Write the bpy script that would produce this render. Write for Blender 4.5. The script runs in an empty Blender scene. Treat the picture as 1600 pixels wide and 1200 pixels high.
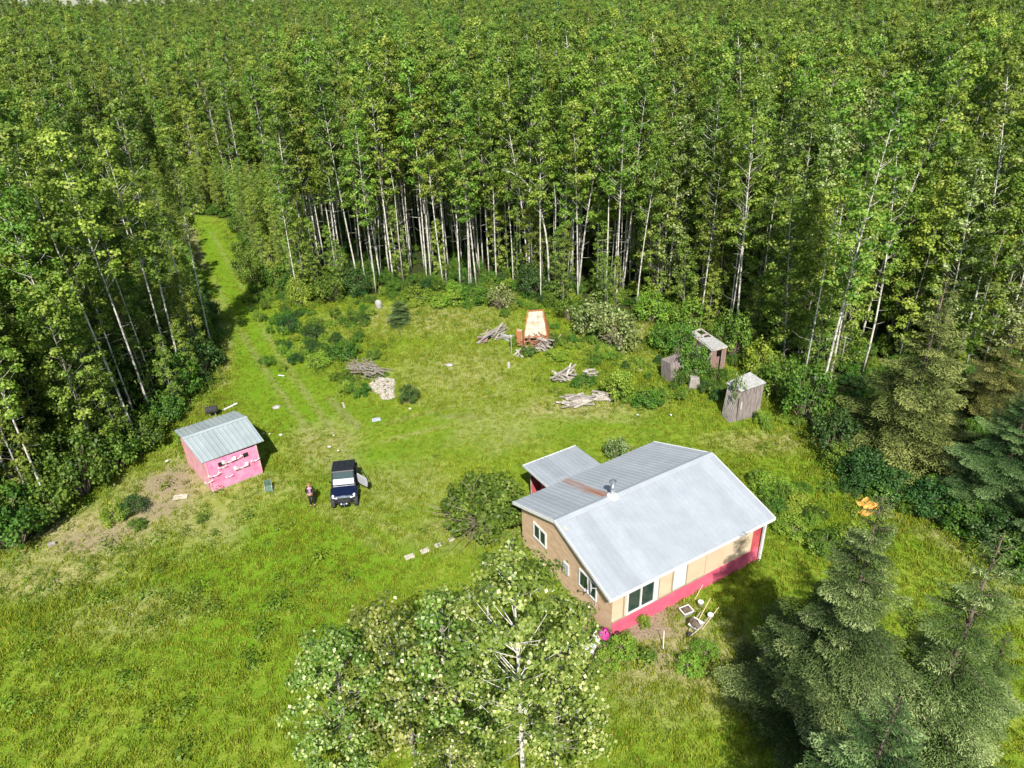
import bpy, math, random
import numpy as np
from mathutils import Vector, Matrix
random.seed(7); rng = np.random.default_rng(7)
sc = bpy.context.scene; C = sc.collection
# ------------------------------------------------------------------ camera
FPX, PITCH, ROLL, CAMH = 1090.0, 0.50, -0.035, 27.5
cp, sp = math.cos(PITCH), math.sin(PITCH)
Fv = np.array([0, cp, -sp]); R0 = np.array([1.0, 0, 0]); U0 = np.array([0, sp, cp])
Rv = math.cos(ROLL)*R0 + math.sin(ROLL)*U0; Uv = -math.sin(ROLL)*R0 + math.cos(ROLL)*U0
cam = bpy.data.objects.new('camera', bpy.data.cameras.new('camera')); C.objects.link(cam)
m = Matrix.Identity(4)
for i in range(3):
    m[i][0] = Rv[i]; m[i][1] = Uv[i]; m[i][2] = -Fv[i]
m[2][3] = CAMH
cam.matrix_world = m
cam.data.sensor_width = 36; cam.data.lens = 36*FPX/1600; cam.data.clip_start = 0.5; cam.data.clip_end = 6000
sc.camera = cam
# ------------------------------------------------------------------ light
SUN_EL, SUN_AZ = math.radians(46), math.radians(-4)     # shadows fall towards +Y, slightly -X
sc.world = bpy.data.worlds.new('World'); sc.world.use_nodes = True
wn = sc.world.node_tree.nodes; wl = sc.world.node_tree.links
sky = wn.new('ShaderNodeTexSky'); sky.sky_type = 'NISHITA'; sky.sun_disc = False
sky.sun_elevation = SUN_EL; sky.sun_rotation = math.pi + 0.07
wl.new(sky.outputs[0], wn['Background'].inputs[0]); wn['Background'].inputs[1].default_value = 0.1
sd = Vector((math.sin(SUN_AZ)*math.cos(SUN_EL), math.cos(SUN_AZ)*math.cos(SUN_EL), -math.sin(SUN_EL)))
sun = bpy.data.objects.new('sun', bpy.data.lights.new('sun', 'SUN')); C.objects.link(sun)
sun.rotation_euler = sd.to_track_quat('-Z', 'Y').to_euler(); sun.data.energy = 5.0; sun.data.angle = math.radians(.5)
sun.data.color = (1, .96, .88)
sc.view_settings.view_transform = 'Standard'; sc.view_settings.look = 'None'
sc.view_settings.exposure = 0.52; sc.view_settings.gamma = 1
sc.cycles.max_bounces = 5; sc.cycles.diffuse_bounces = 3; sc.cycles.glossy_bounces = 2
sc.cycles.transmission_bounces = 3; sc.cycles.transparent_max_bounces = 4

# ------------------------------------------------------------------ helpers
def at(px, py, z=0.0):
    """point at height z seen at photo pixel (1600x1200)"""
    d = Fv + (px-800)/FPX*Rv - (py-600)/FPX*Uv
    t = (z-CAMH)/d[2]
    return np.array([0, 0, CAMH]) + t*d
def proj(P):
    d = np.asarray(P, float) - np.array([0, 0, CAMH]); z = d @ Fv
    return 800+FPX*(d @ Rv)/z, 600-FPX*(d @ Uv)/z
def height_for(x, y, py):
    lo, hi = 0.0, 27.0
    for _ in range(40):
        mm = (lo+hi)/2
        if proj((x, y, mm))[1] > py: lo = mm
        else: hi = mm
    return lo
V3 = lambda a: np.array(a, float)
def nrm(v):
    v = np.asarray(v, float); return v/(np.linalg.norm(v)+1e-12)

class MB:
    def __init__(s): s.v = []; s.f = []; s.n = 0; s.t = []
    def add(s, V, F, tint=0.5):
        V = np.asarray(V, float).reshape(-1, 3)
        s.v.append(V); s.f += [tuple(int(i)+s.n for i in f) for f in F]
        s.t.append(np.full(len(V), tint) if np.isscalar(tint) else np.asarray(tint)); s.n += len(V); return s
    def box(s, c, size, rz=0, rx=0, ry=0, tint=0.5, taper=1.0):
        x, y, z = [k/2 for k in size]
        V = np.array([[a*x*(taper if d > 0 else 1), b*y*(taper if d > 0 else 1), d*z] for d in (-1, 1) for b in (-1, 1) for a in (-1, 1)])
        R = np.array(Matrix.Rotation(rz, 3, 'Z') @ Matrix.Rotation(ry, 3, 'Y') @ Matrix.Rotation(rx, 3, 'X'))
        return s.add(V @ R.T + V3(c), [(0, 2, 3, 1), (4, 5, 7, 6), (0, 1, 5, 4), (2, 6, 7, 3), (0, 4, 6, 2), (1, 3, 7, 5)], tint)
    def prism(s, quad_bottom, quad_top, tint=.5):
        n = len(quad_bottom)
        F = [tuple(range(n))[::-1], tuple(range(n, 2*n))] + [(i, (i+1) % n, n+(i+1) % n, n+i) for i in range(n)]
        return s.add(list(quad_bottom)+list(quad_top), F, tint)
    def tube(s, pts, rad, k=6, cap=True, tint=.5):
        pts = np.asarray(pts, float); n = len(pts)
        rad = np.full(n, rad) if np.isscalar(rad) else np.asarray(rad, float)
        T = np.gradient(pts, axis=0) if n > 2 else np.repeat((pts[1]-pts[0])[None], n, 0)
        T /= np.linalg.norm(T, axis=1)[:, None]+1e-9
        ref = np.array([0, 0, 1.0]) if abs(T[0][2]) < .9 else np.array([1.0, 0, 0])
        V = []
        a = np.arange(k)*2*math.pi/k
        for i in range(n):
            A = nrm(np.cross(T[i], ref)); B = np.cross(T[i], A)
            V.append(pts[i] + rad[i]*(np.cos(a)[:, None]*A + np.sin(a)[:, None]*B))
        F = [(i*k+j, i*k+(j+1) % k, (i+1)*k+(j+1) % k, (i+1)*k+j) for i in range(n-1) for j in range(k)]
        if cap: F += [tuple(range(k))[::-1], tuple((n-1)*k+j for j in range(k))]
        return s.add(np.concatenate(V), F, tint)
    def lathe(s, prof, k=12, c=(0, 0, 0), tint=.5):
        a = np.arange(k)*2*math.pi/k
        V = [[r*math.cos(t)+c[0], r*math.sin(t)+c[1], z+c[2]] for r, z in prof for t in a]
        n = len(prof)
        F = [(i*k+j, i*k+(j+1) % k, (i+1)*k+(j+1) % k, (i+1)*k+j) for i in range(n-1) for j in range(k)]
        F += [tuple(range(k))[::-1], tuple((n-1)*k+j for j in range(k))]
        return s.add(V, F, tint)
    def cards(s, P, Nn, size, tint, asp=1.0, D=None):
        """leaf shaped quads: centres P, normals Nn, size per leaf"""
        P = np.asarray(P); n = len(P)
        Nn = Nn/(np.linalg.norm(Nn, axis=1)[:, None]+1e-9)
        r = rng.normal(size=(n, 3)) if D is None else D
        A = r-(r*Nn).sum(1)[:, None]*Nn; A /= np.linalg.norm(A, axis=1)[:, None]+1e-9
        B = np.cross(Nn, A); sz = (np.full(n, size) if np.isscalar(size) else size)[:, None]
        V = np.stack([P-A*sz*.5, P+B*sz*.36*asp-A*sz*.05, P+A*sz*.5, P-B*sz*.36*asp-A*sz*.05], 1).reshape(-1, 3)
        base = s.n+np.arange(n)*4
        s.v.append(V); s.f += [(b, b+1, b+2, b+3) for b in base.tolist()]
        s.t.append(np.repeat(tint, 4)); s.n += 4*n; return s
    def mesh(s, name, mat, smooth=False):
        me = bpy.data.meshes.new(name)
        V = np.concatenate(s.v); me.from_pydata(V.tolist(), [], s.f)
        at_ = me.attributes.new('tint', 'FLOAT', 'POINT'); at_.data.foreach_set('value', np.concatenate(s.t).astype(np.float32))
        if mat: me.materials.append(mat)
        if smooth: me.polygons.foreach_set('use_smooth', [True]*len(me.polygons))
        me.update(); return me
    def obj(s, name, mat, parent=None, smooth=False, bevel=0):
        o = bpy.data.objects.new(name, s.mesh(name, mat, smooth)); C.objects.link(o)
        if parent: o.parent = parent
        if bevel:
            b = o.modifiers.new('bevel', 'BEVEL'); b.width = bevel; b.segments = 2; b.limit_method = 'ANGLE'
        return o

def tag(o, label=None, cat=None, group=None, kind=None):
    if label: o['label'] = label
    if cat: o['category'] = cat
    if group: o['group'] = group
    if kind: o['kind'] = kind
    return o
def empty(name, loc, rz=0, label=None, cat=None, group=None):
    o = bpy.data.objects.new(name, None); C.objects.link(o); o.location = loc; o.rotation_euler = (0, 0, rz)
    o.empty_display_size = .2
    return tag(o, label, cat, group)
def copy_tree(o, parent=None):
    c = o.copy(); C.objects.link(c); c.parent = parent
    for ch in list(o.children): copy_tree(ch, c)
    return c

# ------------------------------------------------------------------ materials
def newmat(name):
    mt = bpy.data.materials.new(name); mt.use_nodes = True
    return mt, mt.node_tree.nodes, mt.node_tree.links, mt.node_tree.nodes['Principled BSDF']
def ramp(n, stops):
    r = n.new('ShaderNodeValToRGB'); e = r.color_ramp.elements
    while len(e) < len(stops): e.new(.5)
    for i, (p, c) in enumerate(stops):
        e[i].position = p; e[i].color = (*c, 1)
    return r
def noise(n, l, scale, detail=4, rough=.6, coord='Object', stretch=None):
    tc = n.new('ShaderNodeTexCoord'); x = n.new('ShaderNodeTexNoise')
    x.inputs['Scale'].default_value = scale; x.inputs['Detail'].default_value = detail; x.inputs['Roughness'].default_value = rough
    if stretch:
        mp = n.new('ShaderNodeMapping'); mp.inputs['Scale'].default_value = stretch
        l.new(tc.outputs[coord], mp.inputs[0]); l.new(mp.outputs[0], x.inputs[0])
    else: l.new(tc.outputs[coord], x.inputs[0])
    return x
def simple(name, c1, c2=None, scale=3, rough=.7, metal=0, bump=0, stretch=None, spec=.4, detail=5):
    mt, n, l, b = newmat(name)
    c2 = c2 or tuple(k*.75 for k in c1)
    x = noise(n, l, scale, detail, stretch=stretch); r = ramp(n, [(.34, c2), (.66, c1)])
    l.new(x.outputs[0], r.inputs[0]); l.new(r.outputs[0], b.inputs['Base Color'])
    b.inputs['Roughness'].default_value = rough; b.inputs['Metallic'].default_value = metal
    b.inputs['Specular IOR Level'].default_value = spec
    if bump:
        bp = n.new('ShaderNodeBump'); bp.inputs['Strength'].default_value = bump; bp.inputs['Distance'].default_value = .03
        l.new(x.outputs[0], bp.inputs['Height']); l.new(bp.outputs[0], b.inputs['Normal'])
    return mt
def leafmat(name, stops, trans=.3, tv=.25, spec=.3, rough=.5, gain=1.0):
    """tint attribute -> leaf colour; each plant varies a little"""
    mt, n, l, b = newmat(name)
    a = n.new('ShaderNodeAttribute'); a.attribute_name = 'tint'
    oi = n.new('ShaderNodeObjectInfo')
    r = ramp(n, stops); l.new(a.outputs['Fac'], r.inputs[0])
    hs = n.new('ShaderNodeHueSaturation')
    mr = n.new('ShaderNodeMapRange'); mr.inputs['To Min'].default_value = 1-tv; mr.inputs['To Max'].default_value = 1+tv
    l.new(oi.outputs['Random'], mr.inputs['Value'])
    mul = n.new('ShaderNodeMath'); mul.operation = 'MULTIPLY'; mul.inputs[1].default_value = 7.31; l.new(oi.outputs['Random'], mul.inputs[0])
    fr = n.new('ShaderNodeMath'); fr.operation = 'FRACT'; l.new(mul.outputs[0], fr.inputs[0])
    mh = n.new('ShaderNodeMapRange'); mh.inputs['To Min'].default_value = .46; mh.inputs['To Max'].default_value = .505
    l.new(fr.outputs[0], mh.inputs['Value']); l.new(mh.outputs[0], hs.inputs['Hue'])
    l.new(mr.outputs[0], hs.inputs['Value']); l.new(r.outputs[0], hs.inputs['Color'])
    l.new(hs.outputs[0], b.inputs['Base Color'])
    b.inputs['Roughness'].default_value = rough; b.inputs['Specular IOR Level'].default_value = spec
    t = n.new('ShaderNodeBsdfTranslucent'); l.new(hs.outputs[0], t.inputs[0])
    mx = n.new('ShaderNodeMixShader'); mx.inputs[0].default_value = trans
    l.new(b.outputs[0], mx.inputs[1]); l.new(t.outputs[0], mx.inputs[2])
    l.new(mx.outputs[0], n['Material Output'].inputs[0])
    return mt

M = {}
M['aspen_leaf'] = leafmat('aspen_leaf', [(0, (.055, .14, .018)), (.5, (.17, .315, .036)), (.85, (.35, .475, .08)), (1, (.5, .56, .28))], .4, .3)
M['pale_leaf'] = leafmat('pale_leaf', [(0, (.06, .12, .02)), (.5, (.19, .29, .06)), (.8, (.33, .43, .12)), (1, (.58, .62, .36))], .35, .2)
M['poplar_leaf'] = leafmat('poplar_leaf', [(0, (.03, .07, .01)), (.45, (.12, .22, .025)), (.78, (.28, .38, .08)), (.93, (.5, .55, .22)), (1, (.7, .73, .42))], .25, .1, .5, .4)
M['shrub_leaf'] = leafmat('shrub_leaf', [(0, (.03, .09, .012)), (.5, (.08, .2, .02)), (1, (.2, .34, .05))], .3, .2)
M['bright_leaf'] = leafmat('bright_leaf', [(0, (.09, .2, .02)), (.5, (.17, .34, .03)), (1, (.33, .45, .07))], .3, .15)
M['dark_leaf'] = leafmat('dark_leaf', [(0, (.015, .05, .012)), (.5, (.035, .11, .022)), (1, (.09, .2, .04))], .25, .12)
M['willow_leaf'] = leafmat('willow_leaf', [(0, (.05, .1, .02)), (.5, (.17, .27, .07)), (1, (.4, .48, .22))], .25, .1)
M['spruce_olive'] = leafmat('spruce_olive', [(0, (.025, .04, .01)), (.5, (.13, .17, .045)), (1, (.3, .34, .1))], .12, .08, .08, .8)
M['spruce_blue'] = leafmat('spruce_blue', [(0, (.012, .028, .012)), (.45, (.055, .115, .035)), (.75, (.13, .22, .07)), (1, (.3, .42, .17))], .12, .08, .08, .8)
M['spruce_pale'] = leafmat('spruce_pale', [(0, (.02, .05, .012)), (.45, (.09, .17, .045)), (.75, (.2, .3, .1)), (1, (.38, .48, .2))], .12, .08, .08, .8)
M['weed'] = leafmat('weed', [(0, (.045, .11, .012)), (.5, (.11, .22, .018)), (1, (.25, .35, .045))], .3, .25)
M['purple_leaf'] = leafmat('purple_leaf', [(0, (.05, .012, .015)), (.5, (.11, .03, .03)), (1, (.2, .08, .06))], .2, .1)
M['petal'] = leafmat('petal', [(0, (.6, .04, .18)), (1, (.85, .12, .4))], .2, .1)

def bark(name, white, dark, lo=.38, hi=.5, sc_=2.2):
    mt, n, l, b = newmat(name)
    x = noise(n, l, sc_, 5, .7, stretch=(2, 2, 1.2)); r = ramp(n, [(lo, dark), (hi, white)])
    l.new(x.outputs[0], r.inputs[0]); l.new(r.outputs[0], b.inputs['Base Color']); b.inputs['Roughness'].default_value = .85
    b.inputs['Specular IOR Level'].default_value = .2
    return mt
M['bark'] = bark('aspen_bark', (.64, .61, .54), (.16, .13, .1))
M['bark_grey'] = bark('grey_bark', (.36, .34, .29), (.12, .1, .08))
M['bark_brown'] = bark('brown_bark', (.16, .12, .09), (.05, .035, .025))
M['twig'] = simple('dry_twigs', (.38, .32, .23), (.17, .14, .09), 5, .9)

# ground: every patch is the colour of the place itself, painted by soft masks stored on the sheet
gm, n, l, b = newmat('meadow')
def attr(nm):
    a = n.new('ShaderNodeAttribute'); a.attribute_name = nm; return a.outputs['Fac']
def mix(f, a_, b_):
    x = n.new('ShaderNodeMix'); x.data_type = 'RGBA'
    (l.new(f, x.inputs[0]) if not isinstance(f, float) else setattr(x.inputs[0], 'default_value', f))
    for s_, v in ((6, a_), (7, b_)):
        if isinstance(v, tuple): x.inputs[s_].default_value = (*v, 1)
        else: l.new(v, x.inputs[s_])
    return x.outputs[2]
def mth(op, a_, b_):
    x = n.new('ShaderNodeMath'); x.operation = op; x.use_clamp = True
    for i, v in enumerate((a_, b_)):
        if isinstance(v, (int, float)): x.inputs[i].default_value = v
        else: l.new(v, x.inputs[i])
    return x.outputs[0]
n1 = noise(n, l, .35, 6, .62); n2 = noise(n, l, 2.2, 6, .7); n3 = noise(n, l, 9, 4, .7)
rg = ramp(n, [(.3, (.085, .17, .01)), (.5, (.17, .27, .016)), (.7, (.32, .36, .045))]); l.new(n1.outputs[0], rg.inputs[0])
rg2 = ramp(n, [(.3, (.055, .11, .008)), (.5, (.16, .25, .018)), (.72, (.42, .41, .10))]); l.new(n2.outputs[0], rg2.inputs[0])
col = mix(.5, rg.outputs[0], rg2.outputs[0])
col = mix(mth('MULTIPLY', attr('lush'), .7), col, (.14, .27, .01))
rd = ramp(n, [(.3, (.22, .2, .06)), (.55, (.42, .36, .17)), (.75, (.55, .46, .3))]); l.new(n2.outputs[0], rd.inputs[0])
col = mix(mth('MULTIPLY', attr('dry'), mth('MULTIPLY', n3.outputs[0], 1.7)), col, rd.outputs[0])
rb = ramp(n, [(.3, (.14, .1, .065)), (.6, (.36, .28, .2)), (.8, (.5, .43, .35))]); l.new(n3.outputs[0], rb.inputs[0])
col = mix(attr('dirt'), col, rb.outputs[0])
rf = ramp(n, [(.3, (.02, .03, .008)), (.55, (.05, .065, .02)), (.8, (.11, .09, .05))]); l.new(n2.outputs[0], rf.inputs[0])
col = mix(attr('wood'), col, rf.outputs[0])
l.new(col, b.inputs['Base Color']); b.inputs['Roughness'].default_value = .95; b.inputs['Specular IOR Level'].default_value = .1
bp = n.new('ShaderNodeBump'); bp.inputs['Strength'].default_value = .7; bp.inputs['Distance'].default_value = .12
l.new(n3.outputs[0], bp.inputs['Height']); l.new(bp.outputs[0], b.inputs['Normal'])
M['ground'] = gm
M['grass'] = leafmat('grass_blade', [(0, (.075, .155, .009)), (.5, (.19, .29, .02)), (.8, (.36, .41, .06)), (1, (.62, .55, .26))], .3, .2, .1, .8)

def metal_roof(name, c1, c2, rust=False):
    mt, n, l, b = newmat(name)
    x = noise(n, l, 1.1, 6, .65); r = ramp(n, [(.3, c2), (.7, c1)]); l.new(x.outputs[0], r.inputs[0])
    y = noise(n, l, 16, 3, .6); mxx = n.new('ShaderNodeMix'); mxx.data_type = 'RGBA'; mxx.blend_type = 'MULTIPLY'; mxx.inputs[0].default_value = .35
    r2 = ramp(n, [(.3, (.75, .78, .8)), (.6, (1, 1, 1))]); l.new(y.outputs[0], r2.inputs[0])
    l.new(r.outputs[0], mxx.inputs[6]); l.new(r2.outputs[0], mxx.inputs[7])
    at2 = n.new('ShaderNodeAttribute'); at2.attribute_name = 'tint'; mn = n.new('ShaderNodeMath'); mn.operation = 'MINIMUM'; mn.inputs[1].default_value = 0; l.new(at2.outputs['Fac'], mn.inputs[0])
    ad = n.new('ShaderNodeMath'); ad.inputs[1].default_value = 1; l.new(mn.outputs[0], ad.inputs[0])
    hv = n.new('ShaderNodeHueSaturation'); l.new(ad.outputs[0], hv.inputs['Value']); l.new(mxx.outputs[2], hv.inputs['Color']); out = hv.outputs[0]
    if rust:
        a = n.new('ShaderNodeAttribute'); a.attribute_name = 'tint'
        mm = n.new('ShaderNodeMix'); mm.data_type = 'RGBA'; l.new(a.outputs['Fac'], mm.inputs[0])
        l.new(out, mm.inputs[6]); mm.inputs[7].default_value = (.42, .17, .085, 1); out = mm.outputs[2]
    l.new(out, b.inputs['Base Color']); b.inputs['Metallic'].default_value = .25; b.inputs['Roughness'].default_value = .5
    return mt
M['roof'] = metal_roof('galvanized_roof', (.5, .53, .56), (.42, .45, .48), True)
M['roof_shed'] = metal_roof('shed_roof_metal', (.44, .5, .5), (.37, .42, .43))
M['white'] = simple('white_paint', (.78, .78, .76), (.66, .66, .63), 4, .5)
M['tan'] = simple('tan_board', (.68, .53, .37), (.6, .46, .31), 1.2, .8)
M['tan_dark'] = simple('weathered_board', (.74, .53, .35), (.58, .38, .23), 2.2, .85, stretch=(1, 1, 3))
M['trim'] = simple('bare_trim', (.4, .34, .24), (.3, .25, .17), 5, .8)
M['pink'] = simple('pink_paint', (.72, .14, .22), (.6, .09, .16), 1.5, .7)
M['red'] = simple('faded_red_paint', (.6, .12, .13), (.42, .05, .06), 1.5, .75)
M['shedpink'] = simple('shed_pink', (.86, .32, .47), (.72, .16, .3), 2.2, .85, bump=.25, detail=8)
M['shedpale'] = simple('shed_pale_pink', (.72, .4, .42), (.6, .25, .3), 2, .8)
M['peeling'] = simple('peeling_red_boards', (.32, .13, .1), (.3, .26, .23), 5, .85, bump=.4, stretch=(2, 2, .8))
M['dark'] = simple('dark_interior', (.02, .018, .016), (.01, .01, .01), 3, .9)
M['steel'] = simple('flue_steel', (.6, .62, .65), (.45, .47, .5), 5, .3, .8)
M['antler'] = simple('bleached_antler', (.86, .85, .83), (.7, .68, .64), 9, .6)
M['oldwood'] = simple('weathered_wood', (.42, .38, .34), (.2, .17, .15), 4, .9, bump=.5, stretch=(3, 3, .5))
M['oldwood2'] = simple('pale_weathered_wood', (.58, .53, .46), (.34, .3, .25), 4, .9, bump=.4)
M['greyroof'] = simple('lichen_boards', (.5, .5, .48), (.28, .27, .26), 6, .9, bump=.5)
M['plumwood'] = simple('purplish_boards', (.31, .26, .24), (.16, .135, .125), 3, .9, bump=.5, stretch=(3, 3, .4))
M['rust'] = simple('rusty_orange', (.55, .2, .08), (.22, .1, .05), 7, .8, bump=.3)
M['cream'] = simple('cream_sheet', (.66, .58, .44), (.36, .26, .17), 2.2, .8, detail=8)
M['orange'] = simple('orange_tarp', (.8, .42, .1), (.66, .3, .06), 3, .7)
M['black'] = simple('black_plastic', (.022, .024, .028), (.012, .013, .016), 6, .45)
M['navy'] = simple('navy_body_paint', (.006, .011, .04), (.005, .009, .03), 3, .18, .1, spec=.8)
M['tyre'] = simple('tyre_rubber', (.05, .05, .052), (.028, .028, .03), 12, .9)
M['rim'] = simple('grey_rim', (.16, .16, .17), (.09, .09, .1), 6, .4, .6)
M['lamp'] = simple('clear_lamp', (.85, .88, .92), (.7, .74, .8), 8, .15, spec=.8)
M['ws_sky'] = simple('painted_sky_glass', (.72, .74, .76), (.3, .32, .34), 5, .15, spec=.8)  # sky reflection on the lower windshield painted in as pale base colour
M['silver'] = simple('silver_trim', (.5, .6, .72), (.35, .43, .55), 8, .3, .6)
M['skin'] = simple('skin', (.6, .36, .26), (.54, .31, .22), 8, .6)
M['jacket'] = simple('black_jacket', (.02, .018, .022), (.012, .01, .014), 12, .9)
M['blouse'] = simple('patterned_top', (.62, .3, .42), (.2, .14, .4), 22, .8)
M['hair'] = simple('auburn_hair', (.4, .17, .09), (.24, .09, .05), 20, .7)
M['stone'] = simple('flat_stone', (.56, .5, .4), (.4, .36, .28), 4, .9, bump=.4)
M['rock'] = simple('field_rock', (.46, .44, .42), (.3, .28, .26), 4, .9, bump=.6)
M['chip'] = simple('wood_chips', (.64, .58, .5), (.36, .31, .26), 14, .95, bump=.8)
M['tealp'] = simple('green_canvas', (.12, .2, .15), (.07, .12, .09), 5, .8)
M['bluegrey'] = simple('blue_grey_sheet', (.48, .52, .58), (.38, .42, .48), 5, .5)
M['dishgrey'] = simple('dish_grey', (.55, .56, .58), (.45, .46, .48), 5, .5)
gmt, n, l, b = newmat('window_glass'); b.inputs['Base Color'].default_value = (.02, .05, .045, 1)
b.inputs['Roughness'].default_value = .04; b.inputs['Specular IOR Level'].default_value = 1; M['glass'] = gmt
gmt, n, l, b = newmat('windshield_glass'); b.inputs['Base Color'].default_value = (.5, .55, .56, 1)
b.inputs['Roughness'].default_value = .25; b.inputs['Specular IOR Level'].default_value = 1
x = noise(n, l, 1.6, 3); r = ramp(n, [(.42, (.06, .07, .08)), (.52, (.62, .66, .68))]); l.new(x.outputs[0], r.inputs[0]); l.new(r.outputs[0], b.inputs['Base Color'])  # pale blotches paint reflected sky into the glass colour
M['windshield'] = gmt

# ------------------------------------------------------------------ ground sheet
CLEAR = [(-75, 0), (-62, 14)] + [tuple(at(*p)[:2]) for p in
    [(-120, 900), (0, 868), (60, 846), (120, 785), (190, 735), (255, 672), (310, 625), (345, 560), (338, 500), (312, 430), (290, 385), (268, 352),
     (262, 343), (300, 334), (366, 344), (392, 400), (402, 455), (450, 470), (530, 470), (600, 460), (700, 458), (800, 458), (870, 486), (960, 498), (1040, 508),
     (1100, 528), (1180, 580), (1235, 640), (1285, 700), (1320, 770), (1420, 800), (1520, 850), (1600, 905), (1700, 950)]] + [(40, 10), (40, 0)]
CLEAR = np.array(CLEAR)
def inside(P, poly):
    x, y = P[:, 0], P[:, 1]; c = np.zeros(len(P), bool)
    for i in range(len(poly)):
        x1, y1 = poly[i]; x2, y2 = poly[(i+1) % len(poly)]
        k = ((y1 > y) != (y2 > y)) & (x < (x2-x1)*(y-y1)/(y2-y1+1e-12)+x1); c ^= k
    return c
def edge_dist(P, poly):
    d = np.full(len(P), 1e9)
    for i in range(len(poly)):
        a = poly[i]; e = poly[(i+1) % len(poly)]-a; t = np.clip(((P-a) @ e)/(e @ e+1e-9), 0, 1)
        d = np.minimum(d, np.linalg.norm(P-(a+t[:, None]*e), axis=1))
    return d
xs = np.concatenate([[-2500, -1500, -900, -500, -300, -200, -140, -100], np.arange(-80, 45, .4), [60, 90, 140, 200, 300, 500, 900, 1500, 2500]])
ys = np.concatenate([[-400, -100, -30, -10, 0], np.arange(6, 112, .4), [125, 150, 200, 300, 500, 900, 1600, 2800, 4500]])
GX, GY = np.meshgrid(xs, ys); GP = np.stack([GX.ravel(), GY.ravel()], 1)
def wav(P, f, seed):
    r = np.random.default_rng(seed); o = np.zeros(len(P))
    for k in range(6):
        d = r.normal(size=2); d /= np.linalg.norm(d); o += np.sin((P @ d)*f*(1+.5*r.random())+r.random()*7)
    return o/6
def patch(P, px, py, r, ry=None):
    c = at(px, py)[:2]; ry = ry or r
    d = np.sqrt(((P[:, 0]-c[0])/r)**2+((P[:, 1]-c[1])/ry)**2) + .3*wav(P, 1.6, int(px+py))
    return np.clip(1.5-d*1.2, 0, 1)
def seg(P, pts, w):
    Q = np.array([at(*p)[:2] for p in pts]); d = np.full(len(P), 1e9)
    for a, b_ in zip(Q[:-1], Q[1:]):
        e = b_-a; t = np.clip(((P-a) @ e)/(e @ e), 0, 1); d = np.minimum(d, np.linalg.norm(P-(a+t[:, None]*e), axis=1))
    return np.clip(1.6-d/w-.5*wav(P, .9, 3), 0, 1)
ins = inside(GP, CLEAR); ed = edge_dist(GP, CLEAR)
GZ = .05*wav(GP, .35, 1)+.035*wav(GP, 1.3, 2)
far = np.linalg.norm(GP-np.array([0, 45]), axis=1) > 140
GZ[far] = 0
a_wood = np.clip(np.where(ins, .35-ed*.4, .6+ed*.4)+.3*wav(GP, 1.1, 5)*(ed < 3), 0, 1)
a_dry = np.maximum.reduce([patch(GP, 270, 765, 4, 5), patch(GP, 150, 830, 5, 3.4), .6*patch(GP, 330, 820, 3, 3), .5*patch(GP, 400, 760, 3, 2), .6*patch(GP, 200, 960, 4, 2), .5*patch(GP, 720, 830, 4, 2), .5*patch(GP, 620, 760, 4, 3), .8*patch(GP, 80, 900, 5, 2), .9*patch(GP, 900, 635, 6, 2.2), .6*patch(GP, 620, 500, 9, 4), .8*patch(GP, 700, 500, 7, 4),
    .6*patch(GP, 720, 580, 6, 6), .75*patch(GP, 1000, 520, 6, 6), .7*patch(GP, 500, 690, 3, 3), .9*patch(GP, 1190, 690, 4, 1.5), .8*patch(GP, 1000, 1000, 4, 2.5), .8*patch(GP, 1060, 1030, 5, 3), .6*patch(GP, 1560, 900, 3, 3),
    .7*seg(GP, [(345, 600), (352, 540), (332, 470)], .6), .8*seg(GP, [(1345, 780), (1400, 800), (1560, 890)], .7), .5*patch(GP, 520, 720, 2.5), .5*patch(GP, 780, 660, 4)])
a_lush = np.maximum.reduce([seg(GP, [(310, 360), (340, 430), (390, 520), (420, 600), (500, 660)], 2.6), patch(GP, 480, 870, 9, 4), patch(GP, 300, 930, 7, 4), .9*patch(GP, 800, 660, 9, 2), .9*patch(GP, 560, 740, 4), patch(GP, 1270, 790, 4, 5), .8*patch(GP, 1480, 850, 4, 4), .8*patch(GP, 470, 1000, 5, 3)])
a_dirt = np.maximum.reduce([patch(GP, 985, 985, 2.6, .9), patch(GP, 1010, 970, 1.6, .8), .8*patch(GP, 1045, 950, 1.4, .7), .8*patch(GP, 265, 755, 2.2, 2.2), .65*patch(GP, 245, 795, 2.4, 1.3), .6*patch(GP, 150, 840, 3, 1.4),
    .9*patch(GP, 312, 640, 1.1, .8), .6*seg(GP, [(515, 622), (540, 650), (560, 668)], .2), patch(GP, 940, 1010, 1, .5), .5*patch(GP, 905, 1020, 1.2, .5), .6*patch(GP, 1050, 1030, 2, 1),
    .7*seg(GP, [(282, 349), (300, 360), (312, 420)], .5), .8*patch(GP, 600, 600, .7, 1.2), .4*patch(GP, 720, 650, 2, .5)])
def off_seg(pts, dx, w): return seg(GP, [(a_+dx, b__) for a_, b__ in pts], w)
TR = [(300, 362), (338, 430), (385, 520), (430, 590), (480, 660), (530, 740)]
a_dry = np.maximum.reduce([a_dry, .4*off_seg(TR, -8, .2), .4*off_seg(TR, 30, .2), .55*seg(GP, [(560, 800), (640, 840), (760, 830)], .3), .5*seg(GP, [(600, 690), (800, 640), (1000, 660)], .25), .5*seg(GP, [(610, 660), (800, 610), (880, 610)], .25), .55*seg(GP, [(420, 745), (520, 800), (600, 860)], .3)])
a_dirt = np.maximum.reduce([a_dirt, .5*off_seg(TR[2:], -8, .1), .5*off_seg(TR[2:], 30, .1)])
def fin(a): return np.where(ed > 60, np.round(a), a) if False else a
nx, ny = len(xs), len(ys)
gme = bpy.data.meshes.new('ground')
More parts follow.
